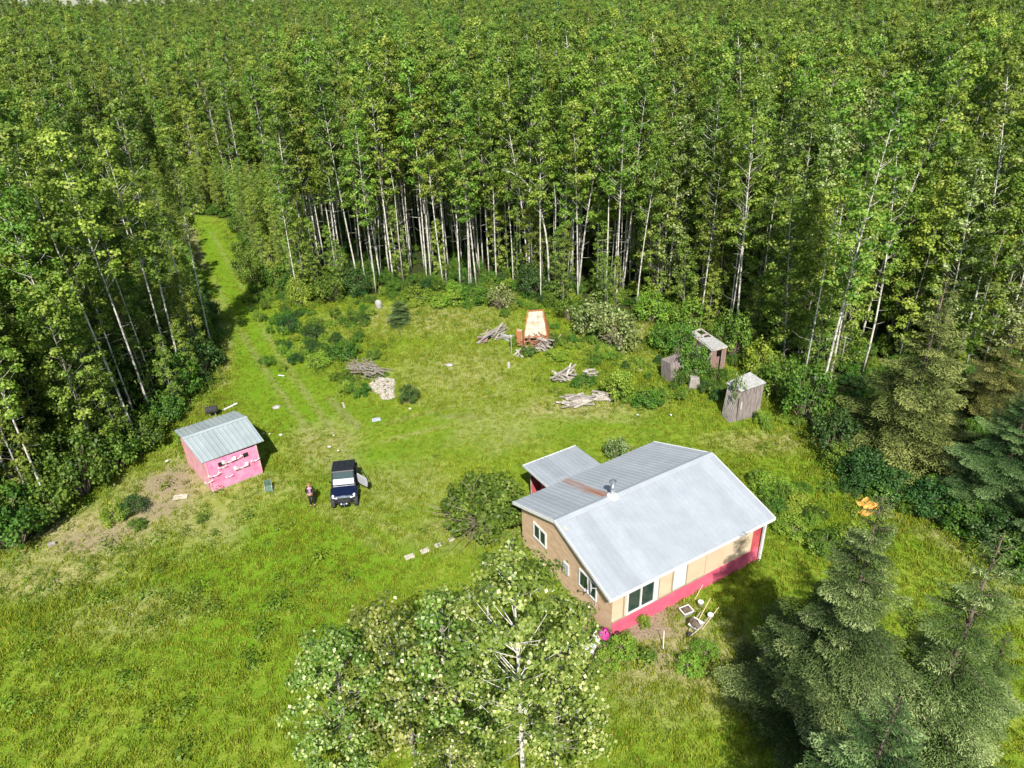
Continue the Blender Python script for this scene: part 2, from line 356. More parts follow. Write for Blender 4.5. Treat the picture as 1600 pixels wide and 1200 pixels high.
gme.from_pydata(np.stack([GP[:, 0], GP[:, 1], GZ], 1).tolist(), [], [(j*nx+i, j*nx+i+1, (j+1)*nx+i+1, (j+1)*nx+i) for j in range(ny-1) for i in range(nx-1)])
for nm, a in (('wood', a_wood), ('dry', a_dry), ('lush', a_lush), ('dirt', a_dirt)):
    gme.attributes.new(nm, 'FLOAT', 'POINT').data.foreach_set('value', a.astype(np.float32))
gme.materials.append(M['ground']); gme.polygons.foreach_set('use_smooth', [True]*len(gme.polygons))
ground = bpy.data.objects.new('ground', gme); C.objects.link(ground); tag(ground, 'green and straw coloured meadow clearing with bare patches', 'ground', kind='structure')

# ------------------------------------------------------------------ scattering through geometry nodes (stuff only)
def scatter(name, pts, rotz, scl, idx, sources, tiltx=None):
    """one object whose points carry copies of the source meshes; sources: list of lists of objects"""
    me = bpy.data.meshes.new(name); me.from_pydata(pts.tolist(), [], [])
    rot = np.zeros((len(pts), 3), np.float32); rot[:, 2] = rotz
    if tiltx is not None: rot[:, 0] = tiltx
    me.attributes.new('rot', 'FLOAT_VECTOR', 'POINT').data.foreach_set('vector', rot.ravel())
    s3 = np.asarray(scl, np.float32); s3 = np.stack([s3]*3, 1) if s3.ndim == 1 else s3
    me.attributes.new('scl', 'FLOAT_VECTOR', 'POINT').data.foreach_set('vector', s3.ravel())
    me.attributes.new('idx', 'INT', 'POINT').data.foreach_set('value', np.asarray(idx, np.int32))
    o = bpy.data.objects.new(name, me); C.objects.link(o)
    g = bpy.data.node_groups.new(name, 'GeometryNodeTree')
    g.interface.new_socket('Geometry', in_out='INPUT', socket_type='NodeSocketGeometry')
    g.interface.new_socket('Geometry', in_out='OUTPUT', socket_type='NodeSocketGeometry')
    N, L = g.nodes, g.links
    gi = N.new('NodeGroupInput'); go = N.new('NodeGroupOutput')
    j = N.new('GeometryNodeJoinGeometry')
    for src in sources[::-1]:
        jj = N.new('GeometryNodeJoinGeometry')
        for s_ in src:
            oi = N.new('GeometryNodeObjectInfo'); oi.transform_space = 'ORIGINAL'; oi.inputs['Object'].default_value = s_
            L.new(oi.outputs['Geometry'], jj.inputs[0])
        gt = N.new('GeometryNodeGeometryToInstance'); L.new(jj.outputs[0], gt.inputs[0]); L.new(gt.outputs[0], j.inputs[0])
    ip = N.new('GeometryNodeInstanceOnPoints'); ip.inputs['Pick Instance'].default_value = True
    L.new(gi.outputs[0], ip.inputs['Points']); L.new(j.outputs[0], ip.inputs['Instance'])
    for nm, ty, sk in (('rot', 'FLOAT_VECTOR', 'Rotation'), ('scl', 'FLOAT_VECTOR', 'Scale'), ('idx', 'INT', 'Instance Index')):
        na = N.new('GeometryNodeInputNamedAttribute'); na.data_type = ty; na.inputs['Name'].default_value = nm
        out = [q for q in na.outputs if q.enabled and q.name == 'Attribute'][0]
        L.new(out, ip.inputs[sk])
    L.new(ip.outputs[0], go.inputs[0])
    md = o.modifiers.new('scatter', 'NODES'); md.node_group = g
    return o

# ------------------------------------------------------------------ plants
def tree_meshes(h, cs, cr, nclump, nleaf, leafsz, seed, leafmt, barkmt, pale=.0, lean=.3, clumpr=(.35, .7), trunk_r=None, br_k=4):
    """deciduous tree: tapered bent trunk with limbs, crown of leaf clumps"""
    r = np.random.default_rng(seed)
    tr = trunk_r or .0043*h
    zz = np.linspace(0, 1, 10); bend = r.normal(size=2)*lean
    wob = np.stack([np.sin(zz*5+r.random()*6)*.12, np.cos(zz*4+r.random()*6)*.12, zz*0], 1)
    path = np.stack([bend[0]*zz**2, bend[1]*zz**2, zz*h*.97], 1)+wob*zz[:, None]
    T = MB(); T.tube(path, tr*(1-zz*.86), 7)
    def on(z): return np.array([np.interp(z, path[:, 2], path[:, 0]), np.interp(z, path[:, 2], path[:, 1]), z])
    K = MB()
    for i in range(nclump):
        t = (i+r.random())/nclump; z = h*(cs+(1.0-cs)*t)
        prof = (math.sin(math.pi*min(1, .12+.88*t)**.85)**.7)*.95+.1
        a = r.random()*6.283; rr = cr*prof*(r.random()**.45)
        c = on(min(z, h*.97)); c = c+np.array([math.cos(a)*rr, math.sin(a)*rr, r.normal()*.15])
        if i % 2 == 0 and rr > .3:
            b0 = on(max(z-rr*.75-.2, h*.1)); mid = (b0+c)/2+np.array([0, 0, -.1])
            T.tube([b0, mid, c], [tr*.22, tr*.13, .008], br_k, cap=False)
        R = r.uniform(*clumpr); k = int(nleaf*(.5+r.random()))
        q = r.normal(size=(k, 3)); q /= np.linalg.norm(q, axis=1)[:, None]
        rad = r.random((k, 1))**.5; P = c+q*rad*np.array([R, R, R*.62])
        ctr = on(min(z, h)); out = P-(ctr-np.array([0, 0, .8]))
        out /= np.linalg.norm(out, axis=1)[:, None]+1e-6
        Nn = out*.45+q*.55+np.array([0, 0, .45])+r.normal(size=(k, 3))*.45
        base = r.uniform(.25, .75)
        tint = np.clip(base+r.normal(size=k)*.16, 0, .9)
        tint = np.where(r.random(k) < pale, .93+.07*r.random(k), tint)
        K.cards(P, Nn, leafsz*(.7+.6*r.random(k)), tint, 1.15)
    for i in range(5):
        z = h*cs*r.uniform(.45, 1); a = r.random()*6.28; L_ = r.uniform(.5, 1.3); b0 = on(z)
        T.tube([b0, b0+np.array([math.cos(a)*L_, math.sin(a)*L_, r.uniform(-.2, .4)])], [.018, .006], 3, cap=False)
    return T.mesh('trunk', barkmt, True), K.mesh('crown', leafmt)

def spruce_meshes(h, rb, nw, seed, leafmt, spray=.3, dens=1.0, gap=.0):
    r = np.random.default_rng(seed)
    T = MB(); T.tube([[0, 0, 0], [.05, 0, h*.5], [0, 0, h]], [.013*h, .008*h, .012], 8)
    P, Nn, S, D, Ti = [], [], [], [], []
    for w in range(nw):
        t = (w+.5)/nw; z = h*(.06+.93*t**1.0)
        R = rb*(1-t)**.85+.12; nb = int(5+5*(1-t))
        for b_ in range(nb):
            if r.random() < gap: continue
            a = 6.283*(b_+r.random()*.8)/nb+w*1.7; z = h*(.06+.93*t)+r.normal()*.1; L_ = R*r.uniform(.5, 1.25)*(1+.18*math.sin(a*2+seed+t*5))
            d = np.array([math.cos(a), math.sin(a), 0]); side = np.array([-d[1], d[0], 0])
            droop = .35*(1-t)+.05; up0 = .25 if t > .6 else .0
            ns = max(4, int(L_/.16*dens)); bt = r.uniform(.1, .85)
            pts = [np.array([0, 0, z])+d*L_*s_+np.array([0, 0, up0*s_*L_-droop*L_*(s_**1.5)+.12*L_*s_**4]) for s_ in np.linspace(0, 1, 5)]
            T.tube(pts, np.linspace(.022, .006, 5), 3, cap=False)
            for s_ in np.linspace(.18, 1, ns):
                c = np.array([0, 0, z])+d*L_*s_+np.array([0, 0, up0*s_*L_-droop*L_*(s_**1.5)+.12*L_*s_**4])
                wdt = (.46*L_*(1-s_)**.7*.9+.1)*(.6+.4*min(1, s_*2))
                m_ = max(2, int(wdt/.1*dens))
                for q in range(m_):
                    off = (q/(m_-1 if m_ > 1 else 1)*2-1)*wdt*r.uniform(.8, 1.1)
                    dd = nrm(d*.8+side*np.sign(off)*.75*min(1, abs(off)/.15)+np.array([0, 0, -.18]))
                    P.append(c+side*off+d*abs(off)*.45+np.array([0, 0, -.22*abs(off)+r.normal()*.03])); D.append(dd)
                    Nn.append(np.array([r.normal()*.35, r.normal()*.35, 1.0])+d*.35); S.append(spray*r.uniform(.7, 1.25))
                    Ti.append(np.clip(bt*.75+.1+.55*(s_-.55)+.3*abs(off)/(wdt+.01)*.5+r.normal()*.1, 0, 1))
    K = MB(); P = np.array(P); Nn = np.array(Nn); D = np.array(D); S = np.array(S); Ti = np.array(Ti)
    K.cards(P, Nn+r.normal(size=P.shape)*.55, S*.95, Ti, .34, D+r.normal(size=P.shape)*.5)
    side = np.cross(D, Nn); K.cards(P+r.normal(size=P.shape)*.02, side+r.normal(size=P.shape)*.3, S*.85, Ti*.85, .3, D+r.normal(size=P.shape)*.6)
    return T.mesh('trunk', M['bark_brown'], True), K.mesh('crown', leafmt)

def shrub_meshes(seed, leafmt, ncl=38, nleaf=34, leafsz=.12, bare=0.0, tall=1.0, rclump=(.16, .3)):
    """unit shrub: half width 1, height ~1.2*tall"""
    r = np.random.default_rng(seed); T = MB(); K = MB()
    for i in range(ncl):
        a = r.random()*6.283; rr = r.random()**.5*.85; zt = (1.15-.65*rr**2)*tall*r.uniform(.45, 1)
        c = np.array([math.cos(a)*rr, math.sin(a)*rr, zt])
        T.tube([[c[0]*.15, c[1]*.15, 0], [c[0]*.55, c[1]*.55, zt*.6], c], [.018, .011, .004], 3, cap=False)
        isbare = math.cos(a-3.4) > .1 and r.random() < bare
        if isbare:
            for _ in range(9):
                e = c+r.normal(size=3)*np.array([.28, .28, .22]); s0 = c*np.array([.75, .75, .7])
                T.tube([s0, (s0+e)/2+r.normal(size=3)*.04, e], [.01, .007, .003], 3, cap=False)
            continue
        R = r.uniform(*rclump); k = int(nleaf*(.6+.8*r.random()))
        q = r.normal(size=(k, 3)); q /= np.linalg.norm(q, axis=1)[:, None]
        P = c+q*(r.random((k, 1))**.5)*R; P[:, 2] = np.maximum(P[:, 2], .02)
        Nn = q*.6+np.array([0, 0, .5])+c*.3+r.normal(size=(k, 3))*.45
        K.cards(P, Nn, leafsz*(.7+.6*r.random(k)), np.clip(r.uniform(.25, .75)+r.normal(size=k)*.17, 0, 1), 1.05)
    return T.mesh('stems', M['twig'], True), K.mesh('foliage', leafmt)

# ---- forest
ASP = [tree_meshes(23, .42, 1.9, 100, 44, .21, 11, M['aspen_leaf'], M['bark']),
       tree_meshes(22, .5, 1.6, 84, 44, .21, 12, M['aspen_leaf'], M['bark']),
       tree_meshes(24, .36, 2.1, 112, 44, .22, 13, M['aspen_leaf'], M['bark'], lean=.9),
       tree_meshes(21, .55, 1.5, 70, 44, .2, 14, M['aspen_leaf'], M['bark'], lean=.6),
       tree_meshes(18, .16, 1.9, 125, 44, .21, 15, M['aspen_leaf'], M['bark_grey']),
       tree_meshes(15, .10, 1.9, 115, 44, .2, 16, M['aspen_leaf'], M['bark_grey'], pale=.04),
       tree_meshes(21, .22, 2.2, 125, 44, .22, 17, M['pale_leaf'], M['bark'], pale=.12)]
DT = MB(); DK = MB(); r_ = np.random.default_rng(77)
DT.tube([[0, 0, 0], [.1, .05, 6], [.3, -.05, 12], [.2, .1, 15]], [.07, .055, .04, .012], 6)
for i in range(16):
    z_ = r_.uniform(4, 14.5); a_ = r_.random()*6.28; L_ = r_.uniform(.4, 1.5); b_ = np.array([.025*z_, 0, z_])
    DK.tube([b_, b_+np.array([math.cos(a_)*L_*.6, math.sin(a_)*L_*.6, .15]), b_+np.array([math.cos(a_)*L_, math.sin(a_)*L_, .5])], [.022, .014, .005], 3, cap=False)
ASP.append((DT.mesh('trunk', M['bark'], True), DK.mesh('crown', M['bark_grey'])))
AH = [18, 17, 19, 16, 15, 13, 17]
def lattice(sp, ymin, ymax, keep=1.0):
    gx = np.arange(-.9*ymax-25, .9*ymax+25, sp); gy = np.arange(ymin, ymax, sp)
    X, Y = np.meshgrid(gx, gy); P = np.stack([X.ravel(), Y.ravel()], 1)+rng.uniform(-.48, .48, (X.size, 2))*sp
    return P[(np.abs(P[:, 0]) < .86*P[:, 1]+22) & (rng.random(len(P)) < keep)]
BLOCK = np.array([[(at(1490, 770)[0]), at(1490, 770)[1]]])
L1 = lattice(1.6, 14, 120, .8); e1 = edge_dist(L1, CLEAR); L1 = L1[e1 < 9]
L2 = lattice(2.5, 14, 120, .9); e2 = edge_dist(L2, CLEAR); L2 = L2[e2 >= 9]
L3 = lattice(3.2, 120, 260); L4 = lattice(5.2, 260, 620); L5 = lattice(11, 620, 1700)
FP = np.concatenate([L1, L2, L3, L4, L5]); FP = FP[~inside(FP, CLEAR)]
FE = edge_dist(FP, CLEAR); FP = FP[(FE > .5)]
# keep out: buildings and spruces near the edge
def off(P, c, r): return np.linalg.norm(P-np.array(c)[:2], axis=1) > r
SPR = [((25.4, 35.5), 470, 'olive'), ((30.3, 33.6), 540, 'blue'), ((33.5, 40.5), 420, 'olive')]
for c_, _, _ in SPR: FP = FP[off(FP, c_, 3.4)]
for px, py, r_ in ((1105, 590, 3.6), (1160, 640, 2.4), (1165, 610, 1.8), (840, 520, 2.5)): FP = FP[off(FP, at(px, py), r_)]
pb_ = np.array([proj((x, y, 0)) for x, y in FP]); FP = FP[~((pb_[:, 0] > 1290) & (pb_[:, 1] > 590) & (pb_[:, 0] < 2100))]
FE = edge_dist(FP, CLEAR)
FD = np.hypot(FP[:, 0], FP[:, 1])
bx, by = FP[:, 0], FP[:, 1]
right = bx > 12+(by-50)*.12; left = bx < -28
kind = np.zeros(len(FP), int); u = rng.random(len(FP))
kind = np.select([right & (FE < 8), right, left & (FE < 5), left], [
    np.select([u < .32, u < .66, u < .93], [4, 5, 0], 6), np.select([u < .25, u < .6, u < .85, u < .96], [0, 4, 2, 5], 6),
    np.select([u < .4, u < .6, u < .8], [4, 2, 5], 0), np.select([u < .35, u < .6, u < .9], [4, 2, 0], 3)],
    np.select([u < .3, u < .55, u < .8, u < .93, u < .97], [0, 1, 3, 2, 4], 6))
dead = (rng.random(len(FP)) < .2) & (FE < 9) & (FE > 1); kind[dead] = 7
scl = rng.uniform(.82, 1.1, len(FP)); scl[left] *= .92; scl[right] *= .95
pathl = left & (FE < 9) & (FP[:, 1] > 50); scl[pathl] *= .5
pathr = (FE < 8) & (FP[:, 1] > 66) & (FP[:, 0] < -24) & (FP[:, 0] > -46) & ~pathl; scl[pathr] *= .5; kind[pathr] = 5; kind[pathl] = rng.choice([4, 5], pathl.sum())
scl *= 1+.12*wav(FP, .11, 21)+.1*wav(FP, .4, 22); scl[(rng.random(len(FP)) < .12) & (FE > 4)] *= .72
edge_low = (FE < 4.5) & (rng.random(len(FP)) < .34) & ~left; kind[edge_low] = rng.choice([4, 5], edge_low.sum()); scl[edge_low] *= rng.uniform(.35, .7, edge_low.sum())
far_gap = (FD > 110) & (wav(FP, .13, 33) > .42); scl[far_gap] *= .6
farm = FD > 260; scl[farm] *= rng.uniform(1, 1.35, farm.sum()); scl[FD > 620] *= 1.5
rot = rng.random(len(FP))*6.283
ppx = np.array([proj((x, y, 6)) for x, y in FP])
inframe = (ppx[:, 0] > -20) & (ppx[:, 0] < 1620) & (ppx[:, 1] > 120) & (ppx[:, 1] < 1250)
score = np.where(inframe, FD+1.6*FE, 1e9); order = np.argsort(score); ind = order[:288]; rest = order[288:]
LB = {  # kind by place
 ('L', 0): 'white trunked aspen with a high crown in the wood left of the clearing', ('L', 1): 'leafy aspen with low branches in the wood left of the clearing',
 ('C', 0): 'slim white trunked aspen in the wood beyond the meadow', ('C', 1): 'leafy grey trunked aspen in the wood beyond the meadow',
 ('R', 0): 'tall white trunked aspen in the wood right of the clearing', ('R', 1): 'bushy aspen leafy down to the ground in the wood right of the clearing',
 ('P', 0): 'pale leaved poplar with silvery foliage standing among the darker aspens', }
GRP = {'L': 'aspens in the wood left of the clearing', 'C': 'aspens in the wood beyond the meadow', 'R': 'aspens in the wood right of the clearing', 'P': 'pale poplars among the aspens'}
protoT = {}
for i in ind:
    k = int(kind[i]); x, y = FP[i]
    o = empty('poplar_tree' if k == 6 else 'dead_tree' if k == 7 else 'aspen_tree', (x, y, -.05), rot[i]); o.scale = (scl[i],)*3
    o.rotation_euler = (rng.normal()*.03, rng.normal()*.03, rot[i])
    t_ = bpy.data.objects.new('trunk', ASP[k][0]); c_ = bpy.data.objects.new('crown', ASP[k][1])
    for q in (t_, c_): C.objects.link(q); q.parent = o
    protoT.setdefault(k, [t_, c_])
    z = 'P' if k == 6 else ('R' if right[i] else 'L' if left[i] else 'C')
    v = 0 if z == 'P' else (1 if k in (4, 5) else 0)
    if k == 7: tag(o, 'thin dead leafless aspen pole in the wood '+{'L': 'left of the clearing', 'C': 'beyond the meadow', 'R': 'right of the clearing'}[z], 'dead tree', 'dead poles in the wood '+{'L': 'left of the clearing', 'C': 'beyond the meadow', 'R': 'right of the clearing'}[z]); continue
    tag(o, LB[(z, v)], 'tree', GRP[z]+(' with low leafy crowns' if v else ''))
src = [protoT[k] for k in range(8)]
wood = scatter('distant_forest', np.stack([FP[rest][:, 0], FP[rest][:, 1], np.full(len(rest), -.05)], 1), rot[rest], scl[rest], kind[rest], src, rng.normal(size=len(rest))*.03)
tag(wood, 'dense green aspen forest reaching back to the horizon', 'forest', kind='stuff')

# a few trees that stand out
def lone(name, label, base, mesh_pair, rz=0, s=1.0, tilt=(0, 0), cat='tree', group=None):
    o = empty(name, (base[0], base[1], -.05), rz, label, cat, group); o.scale = (s,)*3; o.rotation_euler = (tilt[0], tilt[1], rz)
    for nm, me in zip(('trunk', 'crown') if cat == 'tree' else ('stems', 'foliage'), mesh_pair):
        q = bpy.data.objects.new(nm, me); C.objects.link(q); q.parent = o
    return o
lone('poplar_tree', 'tall pale leaved poplar with a long white trunk behind the grey outhouse', at(1198, 520), ASP[6], 1, .98)
lone('poplar_tree', 'pale silvery poplar second from the outhouse, at the wood edge on the right', at(1300, 505), ASP[6], 2.2, 1.0)
lone('poplar_tree', 'pale yellow green poplar rising behind the big olive spruce', at(1540, 640), ASP[6], 4, .85)
lone('aspen_tree', 'tall aspen with the thickest white trunk above the ruined shack', at(1093, 495), ASP[0], 4, 1.0, (0, .05))
lone('aspen_tree', 'tall straight aspen whose bare trunk stands behind the orange junk machine', at(808, 430), ASP[2], 2, 1.0)
lone('aspen_tree', 'thick white trunked aspen leaning left over the path', at(232, 470), ASP[1], 2, .9, (0, -.09))
lone('aspen_tree', 'white aspen trunk slanting at the far left edge of the picture', at(48, 742), ASP[3], 2, .9, (0.02, -.13))
# bent aspen
bt = MB(); bpath = []
b0 = at(858, 458); 
for s_ in np.linspace(0, 1, 12): bpath.append(np.array([-4.6*s_**2.6, 0, 13.2*math.sin(s_*1.45)]))
bt.tube(bpath, np.linspace(.12, .03, 12), 7)
for s_ in (5, 7, 9, 10): bt.tube([bpath[s_], bpath[s_]+np.array([-.9, .3, .5])], [.03, .008], 4)
o = empty('aspen_tree', b0, 0, 'bare white aspen trunk bent over in an arch to the left', 'tree'); bt.obj('trunk', M['bark'], o, True)
kb = MB(); r_ = np.random.default_rng(5)
for s_ in (9, 10, 11):
    for _ in range(4):
        c_ = bpath[s_]+r_.normal(size=3)*.6; q = r_.normal(size=(40, 3)); kb.cards(c_+q*.3, q+np.array([0, 0, .6]), .2*np.ones(40), np.clip(.5+.2*r_.normal(size=40), 0, .9))
kb.obj('crown', M['aspen_leaf'], o)

# spruces
SP = {'olive': spruce_meshes(14, 4.7, 21, 3, M['spruce_olive'], .3, 1.3, .2), 'blue': spruce_meshes(12, 4.0, 23, 4, M['spruce_blue'], .16, 2.7, .12), 'pale': spruce_meshes(11, 3.5, 20, 6, M['spruce_pale'], .16, 2.4, .18)}
SH = {'olive': 14, 'blue': 12, 'pale': 11}
def spruce(label, base, apex_py, kind_, rz=0, wide=1.0):
    h = height_for(base[0], base[1], apex_py); s = h/SH[kind_]
    o = lone('spruce_tree', label, base, SP[kind_], rz, s); o.scale = (s*wide, s*wide, s); return o
spruce('huge olive green spruce standing at the right edge of the clearing', (25.6, 38.2), 430, 'olive', 0, 1.08)
spruce('dark blue green spruce right behind the big olive spruce', (30.6, 33.8), 560, 'blue', 1, 1.2)
spruce('olive spruce deep in the wood at the right picture edge', (34.5, 43), 470, 'olive', 2, .9)
spruce('dark shaded spruce low at the right picture edge', (30.4, 29.8), 690, 'blue', 3, 1.1)
spruce('blue green spruce in front of the orange tarp, right of the house', (12.5, 18.8), 772, 'blue', .6, .9)
spruce('pale green spruce in the lower right corner of the yard', (16.1, 17.6), 830, 'pale', 1.4, .92)
spruce('blue green spruce just below the garden patch', (10.6, 12.8), 1085, 'blue', 2.4, 1.0)
spruce('small spruce at the extreme right below the pale spruce', (19.6, 19.4), 985, 'pale', 2.9, 1.0)
spruce('waist high young blue spruce alone in the tall grass at the back of the meadow', at(626, 503), 468, 'blue', .2, 2.1)

# foreground poplars
PF = [tree_meshes(12.5, .28, 2.5, 150, 66, .14, 31, M['poplar_leaf'], M['bark'], pale=.035, clumpr=(.3, .6), trunk_r=.115),
      tree_meshes(9, .2, 2.3, 120, 66, .14, 32, M['poplar_leaf'], M['bark_grey'], pale=.045, clumpr=(.3, .55), trunk_r=.09)]
o = lone('poplar_tree', 'tallest foreground poplar with a white trunk beside the house gable', (-.1, 16.7), PF[0], .5, 1.0)
lone('poplar_tree', 'foreground poplar just left of the tallest one', (-2.6, 17.9), PF[1], 1.9, 1.0)
lone('poplar_tree', 'middle foreground poplar with many pale leaf undersides', (-4.6, 18.2), PF[1], 3.2, 1.0)
lone('poplar_tree', 'leftmost of the foreground poplars, pale leaves at its top', (-6.9, 17.6), PF[1], 4.4, .94)
lone('poplar_tree', 'low foreground poplar between the white trunk and the house corner', (1.2, 17.6), PF[1], 5.4, 1.0)
lone('poplar_tree', 'poplar nearest to the camera at the bottom edge', (-2.6, 14.2), PF[1], .4, .7)

# shrubs
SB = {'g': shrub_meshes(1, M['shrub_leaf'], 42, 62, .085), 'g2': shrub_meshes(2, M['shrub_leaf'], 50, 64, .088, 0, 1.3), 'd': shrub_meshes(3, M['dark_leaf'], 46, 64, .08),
      'b': shrub_meshes(4, M['bright_leaf'], 40, 60, .09), 'w': shrub_meshes(5, M['willow_leaf'], 50, 40, .1, .25), 'dry': shrub_meshes(6, M['shrub_leaf'], 130, 80, .075, .22, .95, (.12, .2)),
      'p': shrub_meshes(8, M['purple_leaf'], 20, 22, .2), 'sap': shrub_meshes(9, M['willow_leaf'], 16, 22, .16, 0, 2.2)}
def shrub(px, py, w, h, k, label, name='shrub', cat='shrub', group=None):
    b_ = at(px, py); o = lone(name, label, b_, SB[k], random.random()*6.28 if k != 'dry' else 0.0, 1, cat=cat, group=group)
    o.scale = (w/2, w/2, h/1.15); return o
shrub(757, 822, 5.4, 3.6, 'dry', 'big bush left of the house with grey bare twigs on one side')
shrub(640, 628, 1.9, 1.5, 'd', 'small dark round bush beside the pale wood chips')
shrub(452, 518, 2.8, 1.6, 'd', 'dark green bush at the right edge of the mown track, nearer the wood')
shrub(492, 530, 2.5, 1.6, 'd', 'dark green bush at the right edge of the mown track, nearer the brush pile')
shrub(540, 560, 3.0, 1.8, 'g', 'leafy green bush directly behind the brush pile')
shrub(500, 570, 2.6, 1.2, 'b', 'low bright green growth left of the brush pile')
shrub(560, 615, 2.4, .9, 'g', 'low green growth along the near side of the brush pile')
shrub(585, 560, 1.5, 1.1, 'g', 'small bush touching the right end of the brown brush')
shrub(925, 520, 4.6, 3.4, 'w', 'large grey green willow behind the weathered timber heap')
shrub(968, 545, 4.4, 3.6, 'w', 'large silvery willow right of the first willow, left of the ruined shack')
shrub(890, 500, 3.2, 2.6, 'g', 'green bush right behind the orange junk machine')
shrub(965, 622, 3.0, 2.4, 'b', 'bright green bush growing out of the plank piles')
shrub(1010, 630, 3.0, 1.2, 'g', 'low spreading bush right of the plank piles')
shrub(915, 600, 2.0, .9, 'g', 'low bush between the two rows of old planks')
shrub(1040, 545, 3.6, 2.6, 'g', 'green bush left of the dark upended box')
shrub(1082, 592, 2.8, 2.6, 'g2', 'bush growing in front of the ruined shack wall'); shrub(1062, 600, 1.8, 1.5, 'g', 'small bush covering the foot of the grey crate')
shrub(1148, 655, 1.2, 2.3, 'sap', 'thin sapling leaning on the front of the outhouse', 'sapling', 'sapling')
shrub(1190, 660, 1.6, 1.0, 'b', 'bright weeds at the right foot of the outhouse')
shrub(1120, 618, 1.6, 1.3, 'g', 'small bush between the outhouse and the ruined shack')
shrub(965, 712, 2.2, 1.4, 'w', 'grey green bush peeking over the metal house roof')
for px, py, w, h, k, lb in [
    (30, 850, 4, 3.2, 'g2', 'bush at the far left picture edge where wood meets slope'), (75, 815, 4.2, 3.6, 'g', 'round bush second from the left picture edge below the wood'),
    (130, 770, 4.4, 3.8, 'g2', 'tall leafy bush at the wood edge above the dry slope'), (180, 735, 4.0, 3.4, 'g', 'leafy bush at the wood edge directly above the tan patch'),
    (228, 700, 3.8, 3.0, 'g', 'leafy bush left of the pink shed gable'), (262, 660, 3.2, 2.6, 'g', 'bush behind the left corner of the shed roof'),
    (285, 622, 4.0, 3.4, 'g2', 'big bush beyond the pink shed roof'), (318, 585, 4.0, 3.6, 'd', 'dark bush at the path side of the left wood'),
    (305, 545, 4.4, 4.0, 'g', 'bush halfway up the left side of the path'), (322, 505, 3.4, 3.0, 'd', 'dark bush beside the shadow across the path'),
    (245, 610, 4.4, 4.6, 'g2', 'tall bush inside the left wood behind the shed'), (180, 660, 4.5, 4.8, 'g', 'tall bush inside the left wood above the slope'),
    (110, 700, 4.5, 4.8, 'g2', 'tall bush inside the left wood beside the slanting white trunk'), (50, 770, 4.5, 4.6, 'g', 'tall bush inside the wood near the left edge'),
    (20, 700, 4.5, 4.6, 'd', 'dark tall bush at the left picture edge under the aspens'),
    (212, 800, 1.9, 1.2, 'd', 'small dark bush on the bare slope left of the shed'), (180, 812, 2.0, 1.1, 'b', 'low bright bush on the bare slope'),
    (215, 825, 1.3, .7, 'g', 'tiny bush on the slope just below the dark one'), (315, 815, .9, .6, 'g', 'tiny bush below the pink shed'), (290, 690, 1.6, 1.1, 'b', 'bright weeds against the left wall of the pink shed'),
    (405, 452, 3.6, 3.0, 'g', 'bush at the mouth of the path, right hand side'), (440, 455, 3.4, 2.6, 'g2', 'bush in the corner between path and meadow'),
    (470, 478, 3.0, 3.0, 'b', 'round yellow green bush at the wood edge'), (520, 470, 4.0, 3.2, 'g', 'wide bush below the white trunks left of the grey rock'),
    (560, 462, 3.6, 3.0, 'd', 'dark bush just left of the grey rock'), (392, 440, 3.8, 3.2, 'g2', 'leafy bush on the right bank of the path'),
    (385, 402, 3.6, 2.6, 'g', 'bush further up the right bank of the path'), (378, 362, 4, 2.6, 'g', 'farthest bush where the path turns away'),
    (650, 470, 4.2, 1.4, 'b', 'low bright thicket in front of the dense white trunks'), (700, 475, 4.4, 1.2, 'b', 'low bright thicket right of the dense white trunks'),
    (745, 470, 4.0, 1.8, 'g', 'green thicket below the bare trunks at the meadow back'), (785, 482, 3.4, 2.6, 'w', 'pale willow bush just left of the orange junk machine'),
    (830, 462, 3.6, 3.6, 'd', 'dark bush directly behind the cream sloping panel'), (1020, 500, 4.4, 3.0, 'b', 'bright bush at the wood edge beyond the willows'),
    (1075, 515, 3.6, 3.2, 'b', 'bright bush behind the ruined shack'), (1140, 560, 3.8, 3.4, 'g2', 'tall green bush right behind the ruined shack roof'), (1215, 618, 4.0, 3.6, 'g', 'bush in the wood edge right of the outhouse'),
    (1255, 655, 4.0, 3.4, 'g2', 'bush in the wood edge above the shaded grass'), (1300, 705, 3.6, 3.2, 'd', 'dark bush left of the big olive spruce'), (1185, 585, 3.4, 3.0, 'b', 'bright bush behind the outhouse'),
    (1205, 765, 3.0, .9, 'b', 'low bright bush near the far roof corner'), (1240, 790, 2.6, .8, 'b', 'low bright growth in the grass right of the house'), (1235, 830, 2.4, .9, 'b', 'bright weeds beside the white corner post'),
    (1290, 858, 2.6, 1.1, 'g', 'bush left of the spruce, near the small white scrap'), (1330, 850, 2.4, 1.2, 'b', 'bush between the orange tarp and the spruce'),
    (975, 1018, 1.7, .9, 'b', 'bright leafy bush in the garden under the house corner'), (945, 1040, 1.5, .8, 'b', 'bright bush at the bottom of the garden, left'),
    (1012, 1030, .9, .7, 'g', 'small plant in the garden soil'), (1078, 1045, 1.5, .8, 'b', 'bushy weeds in the garden, right hand side'), (1010, 935, .9, .5, 'b', 'small weeds against the pink skirting'),
    (1006, 980, .8, .9, 'b', 'small green rose bush by the pink skirting'), (962, 1002, .9, .5, 'p', 'low purple leaved plant at the house corner'),
    (1100, 1020, 1.5, .6, 'b', 'low weeds near the buckets of tools')]:
    shrub(px, py, w, h, k, lb)
shrub(826, 556, 1.6, 1.2, 'g', 'weeds growing up through the front of the orange machine'); shrub(806, 540, 1.4, 1.0, 'b', 'bright weeds between the yellow topped pole and the machine')
shrub(862, 540, 1.8, 1.4, 'g', 'bush against the right side of the orange machine'); shrub(1120, 600, 1.8, 1.8, 'g', 'bush hiding the red front of the ruined shack')
